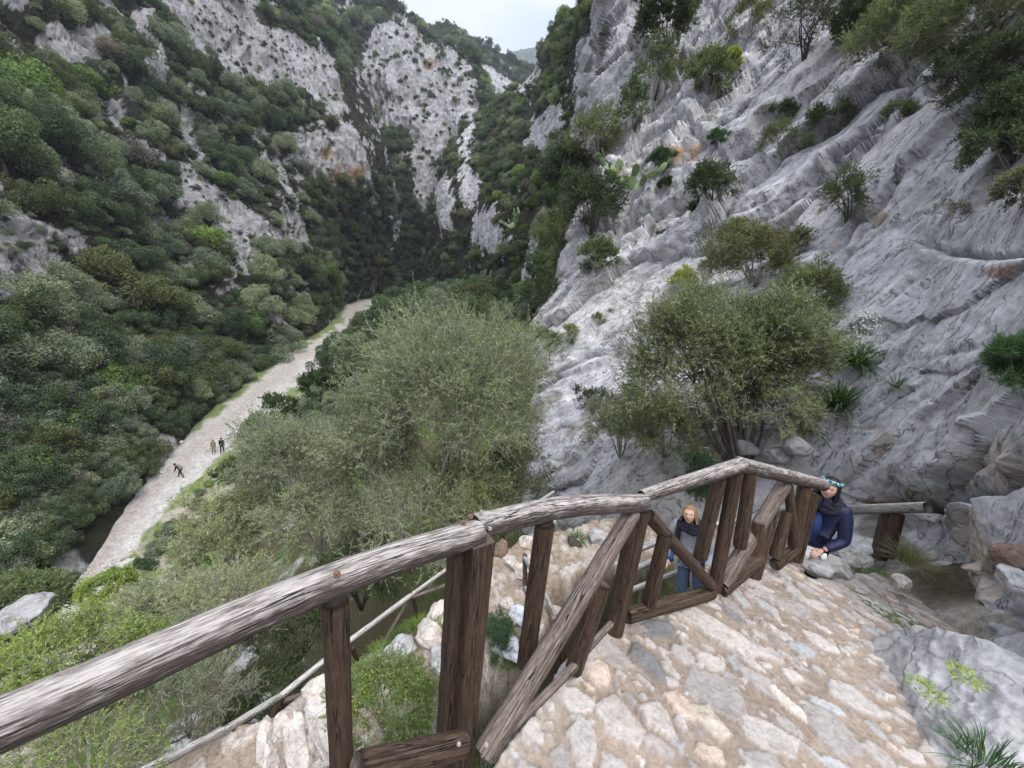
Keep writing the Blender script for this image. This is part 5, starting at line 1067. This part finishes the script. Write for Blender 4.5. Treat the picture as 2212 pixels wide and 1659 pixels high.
OR = link('fallen_pole', log_mesh('fallen_pole', (0, 0, 0), tuple(lo_(1198, 1062, 7.6)-lo_(1120, 1112, 7.2)), .04, .04, M['oldrail'], 90, 20, 30), None, lo_(1120, 1112, 7.2), 'weathered pole end sticking out of the grass above the second handrail', 'pole')
# ---------------------------------------------------------------- rocks, steps, prickly pears, flowers
def rock_at(label, p, rx, ry, rz, seed, colr=(.48, .47, .47), name='rock', group=None, rot=0, tilt=0, **k):
    o = link(name, rock_mesh(name, rx, ry, rz, seed, colr, **k), None, p, label, 'rock', group); o.rotation_euler = (tilt, tilt*.5, rot); return o
pb = at_z(2235, 1640, -2.15)
rock_at('large rounded grey boulder with green weeds in its hollows, right of the paved path', pb+np.array([.10, .02, -.16]), .84, .74, .62, 31, (.43, .42, .41), 'boulder', None, .4, 0, n=110, amp=.12, moss=.45, fr=1.6)
for i, (lb, u, v, D, ru, rv) in enumerate([('upper of two stacked grey rocks forming a tower against the trees', 1268, 128, 49, 17, 31), ('lower of two stacked grey rocks forming a tower', 1270, 182, 49.5, 23, 30), ('squat rock under the stacked tower', 1262, 232, 50, 24, 26)]):
    c, R = px(u, v, D, ru, rv); rock_at(lb, c, R[0], R[1], R[2], 40+i, (.40, .395, .40), 'rock', None, i, 0, n=44, amp=.2)
gl, R = px(45, 1325, 10.5, 62, 28); rock_at('pale grey boulder among the bushes at the left edge', gl, R[0], R[1], R[2]*1.2, 44, (.36, .355, .35), 'boulder', None, .5, 0, n=50, amp=.3)
gl, R = px(150, 1345, 10, 32, 20); rock_at('smaller grey boulder right of the pale one at the left edge', gl, R[0], R[1], R[2]*1.2, 45, (.36, .35, .34), 'boulder', None, .9, 0, n=40, amp=.3)
for i, (u, v, ru, rv, lb) in enumerate([(328, 972, 17, 9, 'largest pale boulder on the left bank of the river bed'), (306, 962, 9, 7, 'small pale boulder touching the largest one on the left bank'), (350, 952, 7, 4, 'small flat stone right of the largest bank boulder'), (372, 958, 6, 4, 'stone on the red earth of the left bank'), (392, 957, 5, 4, 'stone nearest the red earth patch'), (354, 1020, 9, 6, 'flat stone at the left river edge, opposite the lone walker'), (246, 1325-65, 7, 4, 'white stone on the near left river edge')]):
    c = on_floor(u, v); s = (c@Fv)/833; rock_at(lb, c+np.array([0, 0, .1]), ru*s, rv*s*1.2, rv*s, 50+i, (.58, .56, .54), 'boulder', None, i, 0, n=24, amp=.25)
LR = 'pale stones along the lower path'
for i, (u, v, z, r, cc, lb) in enumerate([(1140, 1172, -4.65, .17, 0, 'pale block at the top of the sandy lower path'), (1082, 1182, -4.6, .15, 1, 'brown upright stone beside the top of the lower path'), (1105, 1215, -4.65, .14, 0, 'cream stone under the brown upright stone'), (1130, 1240, -4.7, .18, 0, 'long cream stone on the inner edge of the sandy lower path'), (1175, 1200, -4.6, .13, 0, 'cream stone by the short asphodel tuft'), (1095, 1310, -4.75, .11, 0, 'small stone on the sandy lower path'), (1110, 1345, -4.75, .10, 0, 'small cream stone right of the square post'), (1200, 1290, -4.7, .14, 0, 'cream stone behind the bolt post'), (1225, 1310, -4.7, .12, 0, 'flat cream stone below the asphodel tuft'), (1090, 1400, -4.8, .2, 2, 'whitish painted stone edging the path behind the square post'), (1120, 1350, -4.8, .17, 2, 'upper whitish painted edging stone'), (1200, 1390, -4.7, .16, 2, 'whitish edging stone left of the long brace'), (1190, 1480, -4.8, .17, 2, 'bluish white stone under the long brace'),
 (950, 1325, -5.0, .22, 0, 'big cream stone against the left face of the square post'), (925, 1375, -5.0, .2, 0, 'cream stone on the outer edge of the lower path'), (865, 1405, -5.1, .22, 3, 'grey flat stone on the outer edge of the lower path'), (820, 1450, -5.2, .2, 0, 'cream stone above the yellow flowered spurge'), (700, 1490, -5.5, .20, 0, 'pale upright stone left of the round post'), (680, 1530, -5.5, .16, 0, 'pale stone under the upright one'), (960, 1430, -4.9, .2, 3, 'flat grey stone set in the sandy path'), (980, 1490, -4.9, .18, 2, 'white stone behind the foot of the square post'), (940, 1560, -4.8, .16, 2, 'white stone behind the yellow flowered spurge'), (1060, 1560, -4.6, .15, 2, 'white stone at the foot of the square post'), (610, 1560, -5.6, .16, 0, 'cream stone on the uppermost visible stair'), (780, 1600, -5.0, .15, 2, 'white stone below the yellow flowered spurge'),
 (1290, 1165, -4.6, .2, 3, 'grey stone on the path beyond the second handrail'), (1240, 1170, -4.6, .13, 4, 'dark dry clump of roots on the pale rock')]):
    p = at_z(u, v, z); gz = float(ground_z(p[:1], p[1:2])[0]); p[2] = gz+.3*r
    cc_ = [(.60, .53, .46), (.24, .17, .13), (.62, .65, .70), (.46, .45, .44), (.09, .07, .06)][cc]; f_ = 1+.5*((i*7) % 5)/5
    rock_at(lb, p, r*f_, r*.85, r*(1.5 if cc == 1 else .75), 70+i, cc_, 'rock', LR, i*1.3, .1, n=26, amp=.25)
for i, (u, v, z, w_) in enumerate([(700, 1570, -5.45, .5), (640, 1600, -5.65, .52), (585, 1635, -5.85, .55), (520, 1680, -6.05, .55)]):
    p = at_z(u, v, z); rock_at(['highest', 'second highest', 'third', 'lowest'][i]+' pale stone stair of the lower flight beside the thin railing', p, .15, w_, .10, 110+i, (.60, .54, .48), 'stone_step', 'stairs of the lower flight', .75, 0, n=30, amp=.2)
for i, (u, v, D, r, cc, lb) in enumerate([(2195, 1205, 4.9, .12, (.24, .17, .13), 'dark brown stone in the rough wall at the right edge'), (2195, 1255, 4.7, .11, (.52, .51, .50), 'grey stone under the dark brown one at the right edge'), (1745, 1212, 4.6, .16, (.50, .49, .48), 'pale block at the top step by the woman\'s feet'), (1700, 1205, 4.25, .13, (.36, .33, .31), 'brownish stone at the foot of the last rail post'), (1830, 1165, 6.9, .2, (.46, .45, .44), 'grey stone behind the woman in blue'), (1870, 1180, 6.7, .18, (.52, .51, .5), 'white grey stone below the far rail'), (1850, 1205, 6.5, .15, (.5, .47, .43), 'small stone on the grassy bank behind the woman'), (1945, 1258, 5.3, .09, (.56, .5, .44), 'cream stone below the dry grass clump'), (1800, 1230, 5.2, .16, (.5, .46, .42), 'cream stone on the step in front of the bank'), (1600, 965, 8.7, .3, (.34, .34, .34), 'dark grey rock under the olive tree trunk'), (1680, 985, 8.4, .24, (.36, .36, .36), 'dark rock right of the olive tree trunk'), (1720, 960, 8.3, .22, (.42, .42, .42), 'grey rock above the rail corner by the squill')]):
    p = at_d(u, v, D); rock_at(lb, p, r*1.25, r, r*.85, 130+i, cc, 'rock', None, i, .15, n=30, amp=.25)
def pear(label, u, v, D, n, spread, seed, group=None):
    g = np.random.default_rng(seed); base, _ = px(u, v+25, D, 1, 1)
    if D < 40:
        base, n_ = onpatch('cliff_slab', u, v+40); e = np.linalg.norm(base); base = base*(1-1.3/e)
    o = link('prickly_pear', None, None, base, label, 'cactus', group)
    pts = [(np.zeros(3), np.array([0, 0, 1.]), .30)]
    t = np.linspace(0, pi, 10); p = np.linspace(0, 2*pi, 17)[:-1]; T, Q = np.meshgrid(t, p, indexing='ij'); i, j = np.meshgrid(np.arange(9), np.arange(16), indexing='ij'); a = i*16+j; b_ = i*16+(j+1) % 16; f = np.stack([a, a+16, b_+16, b_], -1).reshape(-1, 4)
    for k in range(n):
        s, d, r = pts[g.integers(len(pts))] if k else pts[0]; r2 = g.uniform(.17, .30)*spread; d2 = unit(d+g.normal(size=3)*.6+np.array([0, 0, .15])); c = s+d*r*.7+d2*r2
        nrm = unit(np.cross(d2, g.normal(size=3))); x = np.cross(nrm, d2); wv = r2*(.62+.12*np.cos(T)); P = c+(np.cos(T)*r2*1.05)[..., None]*d2+(np.sin(T)*np.cos(Q)*wv)[..., None]*x+(np.sin(T)*np.sin(Q)*.028*spread)[..., None]*nrm
        link('pad', mesh('pad', P.reshape(-1, 3), f, [M['pad']]), o); pts.append((c, d2, r2))
pear('prickly pear with blue green pads at the left edge of the grey slab', 1358, 378, 26, 34, 1.15, 3); pear('paler prickly pear on the bushy ground left of the slab', 1108, 470, 66, 22, 2.0, 4)
def flowers(name, ctr, R, n, size, mat, parent, seed, top=0.):
    g = np.random.default_rng(seed); d = unit(g.normal(size=(n, 3))); d[:, 2] = np.where(d[:, 2] < top, -d[:, 2], d[:, 2]); C = d*g.uniform(.7, 1.05, (n, 1))*np.array(R)+np.array(ctr); N_ = unit(d+g.normal(size=(n, 3))*.4)
    V1, f1 = leaf_quads(C, unit(np.cross(N_, [0, 0, 1.])), N_, np.full(n, size), np.full(n, size*.8)); V2, f2 = leaf_quads(C+N_*.001, unit(np.cross(N_, [1., 0, 0])), N_, np.full(n, size), np.full(n, size*.8))
    link(name, mesh(name, np.concatenate([V1, V2]), np.concatenate([f1, f2+len(V1)]), [M[mat]], smooth=False), parent)
c, R = px(835, 1525, 3.0, 118, 92, 90); sh = shrub('spurge_plant', 'yellow flowered spurge with thin green leaves, seen between the round post and the square post', None, c, R, 'bright_near', 951, c-np.array([0, 0, R[2]*1.25]), 95, 18, 20, .032, .007, cat='plant', stem='twig', droop=-.3, twr=.003, spray=1.0)
flowers('flower_heads', (0, 0, R[2]*1.3), (R[0]*1.02, R[1]*1.02, R[2]*1.1), 700, .017, 'yellowf', sh, 1)
c, R = px(1082, 1385, 4.0, 32, 62); shrub('fennel_plant', 'feathery blue green fennel right of the square post', None, c, R, 'fennel', 952, None, 34, 24, 26, .035, .0035, cat='plant', twr=.002)
c, R = px(2215, 800, 5.5, 70, 85); sh = shrub('fennel_plant', 'dark feathery fennel with yellow flowers at the right edge', None, c, R, 'fennel', 953, onpatch('cliff_slab', 2215, 830)[0], 50, 26, 28, .06, .005, cat='plant', droop=.4, twr=.002)
flowers('flower_heads', (R[0]*.2, -R[1]*.8, R[2]*.4), (.10, .10, .16), 26, .022, 'yellowf', sh, 2, -1)
p, n_ = onpatch('cliff_slab', 1862, 715); sh = link('flowering_plant', None, None, p, 'cushion of small white flowers above the asphodel tufts', 'plant')
flowers('flower_heads', n_*.05, (.40, .40, .50), 800, .034, 'white', sh, 3, -1); V, f = blades(240, .3, .22, .007, 955, .4, 1.); link('foliage', mesh('foliage', V, f, [M['grassy']]), sh)
p, n_ = onpatch('cliff_slab', 1895, 765); sh = link('flowering_plant', None, None, p, 'small cushion of white flowers right of the asphodel tufts', 'plant')
flowers('flower_heads', n_*.05, (.2, .2, .32), 260, .03, 'white', sh, 4, -1); V, f = blades(120, .16, .18, .007, 956, .4, 1.); link('foliage', mesh('foliage', V, f, [M['grassy']]), sh)
p = at_d(2150, 1625, 1.62); tuft('grass_tuft', 'dark green grass tuft in front of the large boulder, bottom right', p-np.array([0, 0, .06]), 190, .06, .13, .0035, 957, 'blade', None, 'grass', .8, 1.)
for i, (u, v, lb) in enumerate([(2000, 1490, 'bright green weed in a hollow of the large boulder'), (2085, 1460, 'yellowish weed at the top of the large boulder')]):
    p = at_d(u, v, 2.0 if i == 0 else 2.08); tuft('weed', lb, p, 150, .05, .028, .005, 958+i, 'bright_near', None, 'plant', .9, .8)

# ---------------------------------------------------------------- people
M['skin'] = simple('skin', (.56, .36, .27), .55, .06, 40, .0005); M['lip'] = simple('lips', (.42, .17, .15), .5, .05); M['eye'] = simple('eye', (.03, .02, .018), .3, .05)
M['navy'] = simple('navy_jacket', (.013, .017, .058), .55, .3, 30, .006, .4); M['navyin'] = simple('blue_top', (.02, .05, .16), .7, .2, 30); M['dark'] = simple('dark_trousers', (.016, .018, .032), .85, .3, 40)
M['scarf'] = simple('dark_scarf', (.022, .022, .034), .95, .3, 60, .004); M['black'] = simple('black_cloth', (.014, .014, .015), .85, .3, 50); M['greyj'] = simple('grey_jacket', (.30, .32, .35), .8, .15, 40); M['red'] = simple('red_cloth', (.42, .025, .045), .75, .2, 40); M['jeans'] = simple('jeans', (.07, .11, .18), .9, .25, 60); M['bluep'] = simple('blue_cloth', (.05, .15, .42), .8, .2, 40)
M['hairb'] = simple('black_hair', (.012, .010, .010), .5, .3, 90, .003); M['hairbl'] = simple('brown_blonde_hair', (.25, .15, .075), .5, .35, 90, .003); M['white_c'] = simple('white_tissue', (.80, .80, .80), .9, .05, 60, .003); M['khaki'] = simple('khaki_cloth', (.22, .20, .15), .9, .2)
_t = NT('patterned_headband'); _v = _t.n('TexVoronoi'); _v.inputs['Scale'].default_value = 55; _t.l(_t.obj(), _v.inputs[0]); M['band'] = _t.bsdf(_t.ramp(_v.outputs['Distance'], [(.25, (.62, .70, .72)), (.45, (.10, .34, .40)), (.6, (.03, .12, .16))]), .8)
def skin_mesh(name, joints, edges, mats, root=0, lev=2):
    """a continuous surface grown round a skeleton: joints = [(xyz, radius or (rx, ry))]"""
    me = bpy.data.meshes.new(name); me.from_pydata([j[0] for j in joints], edges, []); ob = bpy.data.objects.new('tmp_grow', me); col.objects.link(ob)
    md = ob.modifiers.new('s', 'SKIN'); md.use_smooth_shade = True
    if not me.skin_vertices: me.skin_vertices.new() if hasattr(me.skin_vertices, 'new') else None
    for k, (p, r) in enumerate(joints):
        sv = me.skin_vertices[0].data[k]; sv.radius = (r, r) if np.isscalar(r) else r; sv.use_root = (k == root)
    ss = ob.modifiers.new('u', 'SUBSURF'); ss.levels = lev; ss.render_levels = lev
    dg = bpy.context.evaluated_depsgraph_get(); m2 = bpy.data.meshes.new_from_object(ob.evaluated_get(dg)); m2.name = name; m2.materials.clear()
    for m in mats: m2.materials.append(m)
    bpy.data.objects.remove(ob); m2.polygons.foreach_set('use_smooth', np.ones(len(m2.polygons), bool)); return m2
def head_mesh(h, mats):
    """a head with brow, nose, mouth, chin and eye sockets; faces +y; h is its height"""
    n, k = 44, 56; t = np.linspace(0, pi, n); a = np.linspace(0, 2*pi, k, endpoint=False); T, A = np.meshgrid(t, a, indexing='ij')
    x = np.sin(T)*np.sin(A); y = np.sin(T)*np.cos(A); z = np.cos(T); jaw = 1-.26*sstep(.1, -1, z); X = x*.36*jaw; Y = y*.43*(1-.10*sstep(0, -1, z)*(y < 0)); Z = z*.5
    fr = y > 0; g = lambda cx, cz, sx, sz: np.exp(-((X-cx)/sx)**2-((Z-cz)/sz)**2)*fr
    Y = Y+.115*g(0, -.10, .045, .075)+.05*g(0, .0, .035, .10)+.03*g(0, .10, .18, .04)-.045*g(.14, .02, .07, .05)-.045*g(-.14, .02, .07, .05)+.035*g(0, -.25, .09, .05)+.05*g(0, -.42, .09, .07)
    V = np.stack([X, Y, Z], -1).reshape(-1, 3)*h; i, j = np.meshgrid(np.arange(n-1), np.arange(k), indexing='ij'); q = i*k+j; r = i*k+(j+1) % k; f = np.stack([q, q+k, r+k, r], -1).reshape(-1, 4)
    cx = X.ravel()[f].mean(1); cz = Z.ravel()[f].mean(1); cy = y.ravel()[f].mean(1); mi = np.zeros(len(f), int)
    mi[(np.hypot((np.abs(cx)-.14)/.045, (cz-.02)/.024) < 1) & (cy > .4)] = 2; mi[(np.hypot(cx/.10, (cz+.25)/.035) < 1) & (cy > .4)] = 1
    b = MB(); b.add(V, f); ml = [mi]
    for s in (-1, 1):
        E_ = np.stack([x*.035, y*.075, z*.11], -1).reshape(-1, 3)+np.array([s*.36, -.02, -.04]); b.add(E_*h, f); ml.append(np.zeros(len(f), int))
    me = b.mesh('head', mats); me.polygons.foreach_set('material_index', np.concatenate(ml).astype(np.int32)); return me
def hair_mesh(h, length, mat, flare=.06, fringe=52):
    n, k = 26, 44; t = np.linspace(0, 1, n); a = np.linspace(-pi, pi, k+1); T, A = np.meshgrid(t, a, indexing='ij'); fa = np.abs(A); face = sstep(radians(56), radians(38), fa)
    pol = np.minimum(T*2, 1)*(pi/2*(1-face)+radians(fringe)*face); low = np.maximum(0, T*2-1)*(1-face); wig = .02*noise(np.stack([A*4, T*5, A*0], -1), 970)
    x = np.sin(pol)*np.sin(A)*(.40+flare*low+wig); y = np.sin(pol)*np.cos(A)*(.47+wig)-.03*low*(1-face)-.02; z = np.cos(pol)*.545-low*length+.02*noise(np.stack([A*9, T*2, A*0], -1), 971)*low
    return mesh('hair', np.stack([x, y, z], -1).reshape(-1, 3)*h, grid_faces(n, k+1, True), [M[mat]])
def place_part(o, p, yaw=0, pitch=0, roll=0): o.location = p; o.rotation_euler = (pitch, roll, yaw); return o
def person(label, feet, yaw, Hh, top, legs, hairm, hair_len, L_arm, R_arm, lean=0., stride=0., extra=None, head_pitch=0., head_yaw=0., group=None, lev=2, shoe='black', nohair=False):
    """local frame: +y is where the person faces, +x to their right; arms are (elbow, wrist) offsets from the shoulder in body heights"""
    o = link('person', None, None, feet, label, 'person', group); o.rotation_euler = (0, 0, yaw); S = Hh
    ln = lambda z: lean*max(0, z-.52); J = {}
    def P(x, y, z): return np.array([x, y+ln(z), z-abs(lean)*.35*max(0, z-.52)])*S
    pel, wai, che, nek, hed = P(0, 0, .53), P(0, .005, .62), P(0, .005, .74), P(0, .005, .835), P(0, .012, .885)
    sh = {1: P(.105, 0, .805), -1: P(-.105, 0, .805)}; el = {}; wr = {}
    for s, arm in ((1, R_arm), (-1, L_arm)): el[s] = sh[s]+np.array(arm[0])*S; wr[s] = el[s]+np.array(arm[1])*S
    hip = {s: P(s*.05, 0, .50) for s in (1, -1)}; kn = {s: P(s*.055, .03+s*stride*.5, .285-.01*abs(stride)) for s in (1, -1)}; an = {s: P(s*.055, s*stride, .045) for s in (1, -1)}; toe = {s: P(s*.06, s*stride+.085, .018) for s in (1, -1)}
    jt = [(pel, (.075*S, .055*S)), (wai, (.068*S, .05*S)), (che, (.082*S, .058*S)), (nek, .030*S), (hed, .030*S)]; ed = [(0, 1), (1, 2), (2, 3), (3, 4)]
    for s in (1, -1):
        i = len(jt); jt += [(sh[s], .036*S), (el[s], .024*S), (wr[s], .016*S)]; ed += [(2, i), (i, i+1), (i+1, i+2)]
        i = len(jt); jt += [(hip[s], .05*S), (kn[s], .034*S), (an[s], .022*S), (toe[s], .02*S)]; ed += [(0, i), (i, i+1), (i+1, i+2), (i+2, i+3)]
    link('body', skin_mesh('body', jt, ed, [M['skin']], 0, lev), o)
    k = 1.22; jk = [(P(0, 0, .47), (.088*S, .068*S)), (P(0, 0, .54), (.088*S, .07*S)), (wai, (.082*S, .064*S)), (che, (.096*S, .074*S)), (P(0, .005, .825), .042*S)]; ed = [(0, 1), (1, 2), (2, 3), (3, 4)]
    for s in (1, -1):
        i = len(jk); w_ = wr[s]*.92+el[s]*.08; jk += [(sh[s], .046*S), ((sh[s]+el[s])/2, .041*S), (el[s], .037*S), (w_, .026*S)]; ed += [(3, i), (i, i+1), (i+1, i+2), (i+2, i+3)]
    link('jacket', skin_mesh('jacket', jk, ed, [M[top]], 1, lev), o)
    jl = [(P(0, 0, .525), (.08*S, .062*S))]; ed = []
    for s in (1, -1):
        i = len(jl); jl += [(hip[s], .058*S), (kn[s], .043*S), (P(s*.055, s*stride, .06), .032*S)]; ed += [(0, i), (i, i+1), (i+1, i+2)]
    link('trousers', skin_mesh('trousers', jl, ed, [M[legs]], 0, lev), o)
    for s in (1, -1): link('shoe', skin_mesh('shoe', [(P(s*.055, s*stride-.025, .03), .028*S), (P(s*.057, s*stride+.04, .026), .028*S), (P(s*.06, s*stride+.095, .018), .019*S)], [(0, 1), (1, 2)], [M[shoe]], 0, 1), o)
    hh = .138*S; hc = P(0, .02, .93)
    hd = place_part(link('head', head_mesh(hh, [M['skin'], M['lip'], M['eye']]), o), hc, head_yaw, head_pitch)
    if not nohair: link('hair', hair_mesh(hh, hair_len, hairm), hd)
    for s in (1, -1):                              # a hand: palm, four bent fingers of unequal length, a thumb from the palm's side
        d = unit(wr[s]-el[s]); side = unit(np.cross(d, [0, 0, 1.])+1e-6); pn = np.cross(side, d)*1.; c = .0062*S; jt = [(wr[s], .014*S), (wr[s]+d*.022*S, (.019*S, .012*S)), (wr[s]+d*.045*S, (.020*S, .011*S))]; ed = [(0, 1), (1, 2)]
        b = skin_mesh('hand', jt, ed, [M['skin']], 0, 1); hnd = link('hand', b, o); mb = MB()
        for q, (off, l_) in enumerate(((-.016, .036), (-.0055, .042), (.005, .039), (.015, .030))):
            s0 = wr[s]+d*.047*S+side*off*S; mb.tube([s0-d*.012*S, s0+d*l_*.45*S-pn*.003*S, s0+d*l_*.75*S-pn*.012*S, s0+d*l_*.85*S-pn*.022*S], [.0062*S, .0056*S, .005*S, .0038*S], 8)
        s0 = wr[s]+d*.018*S-side*.016*S*s; mb.tube([s0, s0+d*.016*S-side*.014*S*s-pn*.006*S, s0+d*.032*S-side*.017*S*s-pn*.014*S], [.0075*S, .0062*S, .0045*S], 8); mb.build('finger', [M['skin']], hnd)
    if extra: extra(o, S, P, hd, hh)
    return o, wr
def face_yaw(d): return atan2(-d[0], d[1])          # yaw that turns +y to the direction d
def x_blue(o, S, P, hd, hh):
    a = np.linspace(-2.0, 2.0, 40); V = []
    for q in (-.5, .5):
        for t in a: V.append(((.425)*sin(t)*hh*.98, (.475)*cos(t)*hh*.97-.02*hh, hh*(.30+q*.17+.05*cos(t))))
    b = MB(); n = len(a); f = [(i, i+1, n+i+1, n+i) for i in range(n-1)]; b.add(V, f); me = b.mesh('headband', [M['band']]); hb = link('headband', me, hd); m = hb.modifiers.new('t', 'SOLIDIFY'); m.thickness = .012; m.offset = 1
    t = np.linspace(0, 2*pi, 25); b = MB()
    for k, (z, r) in enumerate(((.80, .062), (.825, .056), (.845, .047))): b.tube([P(r*1.25*sin(q), r*cos(q)+.01, z+.012*sin(3*q+k)) for q in t], .026*S, 8)
    b.build('scarf', [M['scarf']], o); b = MB(); b.tube([P(.035, .07, .79), P(.04, .085, .72), P(.03, .088, .64)], [.03*S, .034*S, .028*S], 8); b.build('scarf_end', [M['scarf']], o)
    b = MB(); b.tube([P(0, .062, .76), P(0, .085, .68), P(0, .086, .56)], [.02*S, .034*S, .03*S], 10); b.build('blue_top', [M['navyin']], o)
f_blue = at_d(1799, 1050, 4.85)-np.array([0, 0, 1.46]); tc_ = -f_blue[:2]/np.hypot(*f_blue[:2]); fd = np.array([tc_[0]*cos(.18)+tc_[1]*sin(.18), tc_[1]*cos(.18)-tc_[0]*sin(.18)])
_, wr_ = person('woman in navy padded jacket with long black hair and blue headband, behind the rail end', f_blue, face_yaw(fd), 1.60, 'navy', 'dark', 'hairb', .95, ((-.045, .02, -.175), (.06, .11, -.06)), ((.05, .0, -.17), (-.045, .12, -.075)), 0.10, .04, x_blue, .12, .1)
hw = np.array(wr_[-1]); yw = face_yaw(fd); hw = f_blue+np.array([hw[0]*cos(yw)-hw[1]*sin(yw), hw[0]*sin(yw)+hw[1]*cos(yw), hw[2]]); hw += np.array([-.02, -.05, -.05])
link('tissue', rock_mesh('tissue', .028, .022, .045, 7, (.8, .8, .8), 16, .5), None, hw, 'crumpled white tissue held by the woman in the navy jacket', 'tissue').data.materials[0] = M['white_c']
def x_blonde(o, S, P, hd, hh):
    t = np.linspace(0, 2*pi, 25); b = MB()
    for k, (z, r) in enumerate(((.81, .058), (.835, .050), (.855, .044))): b.tube([P(r*1.25*sin(q), r*cos(q)+.01, z+.012*sin(3*q+k)) for q in t], .026*S, 8)
    b.build('scarf', [M['scarf']], o); b = MB()
    for s in (1, -1): b.tube([P(s*.07, -.06, .80), P(s*.075, .02, .845), P(s*.078, .078, .77), P(s*.085, .075, .66), P(s*.10, .0, .60)], .020*S, 8)
    b.build('backpack_strap', [M['black']], o); b = MB(); b.tube([P(0, -.12, .50), P(0, -.135, .60), P(0, -.13, .72), P(0, -.11, .77)], [.08*S, .095*S, .09*S, .05*S], 12); b.build('backpack', [M['red']], o)
    b = MB(); b.tube([P(-.14, .02, .62), P(-.15, .04, .57)], [.045*S, .05*S], 10); b.build('red_sleeve_band', [M['red']], o)
    b = MB(); b.tube([P(.15, .06, .56), P(.155, .06, .48)], [.03*S, .035*S], 10); b.build('blue_pouch', [M['bluep']], o)
f_bl = at_d(1494, 1102, 5.0)-np.array([0, 0, 1.50]); tc2 = -f_bl[:2]/np.hypot(*f_bl[:2]); fd2 = np.array([tc2[0]*cos(.1)+tc2[1]*sin(.1), tc2[1]*cos(.1)-tc2[0]*sin(.1)])
f_bl = f_bl+np.array([-tc2[1], tc2[0], 0])*.30
bl_, _w = person('woman with a blonde bob and black scarf looking up from behind the rail posts', f_bl, face_yaw(fd2), 1.64, 'greyj', 'jeans', 'hairbl', .42, ((-.06, .03, -.17), (.02, .13, -.05)), ((.06, .03, -.17), (-.02, .13, -.05)), .10, .05, x_blonde, .32, 0); bl_.rotation_euler = (0, .20, bl_.rotation_euler[2])
sp0 = at_d(1490, 1215, 5.7); sp1 = at_d(1487, 1268, 5.6); b = MB(); b.tube([(0, 0, 0), tuple(sp1-sp0)], .012, 8); b.build('trekking_pole', [M['black']], None, loc=sp0, label='thin black trekking pole beside the blonde woman', cat='trekking pole')
def x_pack(c):
    def f(o, S, P, hd, hh): b = MB(); b.tube([P(0, -.10, .56), P(0, -.125, .66), P(0, -.12, .78), P(0, -.10, .83)], [.07*S, .085*S, .08*S, .05*S], 10); b.build('backpack', [M[c]], o)
    return f
WG = 'walkers on the river bed'; hang = ((-.03, .02, -.17), (.0, .05, -.15)); hang2 = ((.03, -.04, -.17), (0, .05, -.15))
p = on_floor(392, 1032); person('lone walker in black with a backpack, leaning forward on the nearer gravel', p+np.array([0, 0, .05]), face_yaw(np.array([-.95, -.2])), 1.7, 'black', 'black', 'hairb', .2, hang, hang2, .55, .17, x_pack('khaki'), -.3, 0, None, 1)
p = on_floor(463, 981); person('walker in pale clothes, left of the pair near the river bend', p+np.array([0, 0, .05]), face_yaw(np.array([.3, -.9])), 1.75, 'khaki', 'khaki', 'hairb', .5, hang, hang2, .0, .06, None, 0, 0, None, 1)
p = on_floor(473, 978); person('walker in black with a black pack, right of the pair near the river bend', p+np.array([.4, 0, .05]), face_yaw(np.array([-.3, .95])), 1.85, 'black', 'black', 'hairb', .2, hang, hang2, .12, .08, x_pack('black'), 0, 0, None, 1)
# ---------------------------------------------------------------- the air between the valley's ends
def haze():
    b = bpy.data.meshes.new('haze'); x0, x1, y0, y1, z0, z1 = -1400, 1500, -30, 2300, -140, 1250
    V = [(x, y, z) for x in (x0, x1) for y in (y0, y1) for z in (z0, z1)]
    b.from_pydata(V, [], [(0, 1, 3, 2), (4, 6, 7, 5), (0, 4, 5, 1), (2, 3, 7, 6), (0, 2, 6, 4), (1, 5, 7, 3)]); m = bpy.data.materials.new('haze_air'); m.use_nodes = True; t = m.node_tree; t.nodes.clear()
    o = t.nodes.new('ShaderNodeOutputMaterial'); v = t.nodes.new('ShaderNodeVolumePrincipled'); v.inputs['Color'].default_value = (.78, .86, .97, 1); v.inputs['Density'].default_value = .00032; v.inputs['Anisotropy'].default_value = .2
    t.links.new(v.outputs[0], o.inputs['Volume']); b.materials.append(m); link('haze', b, kind='stuff', label='thin blue haze in the far valley', cat='haze')
haze()
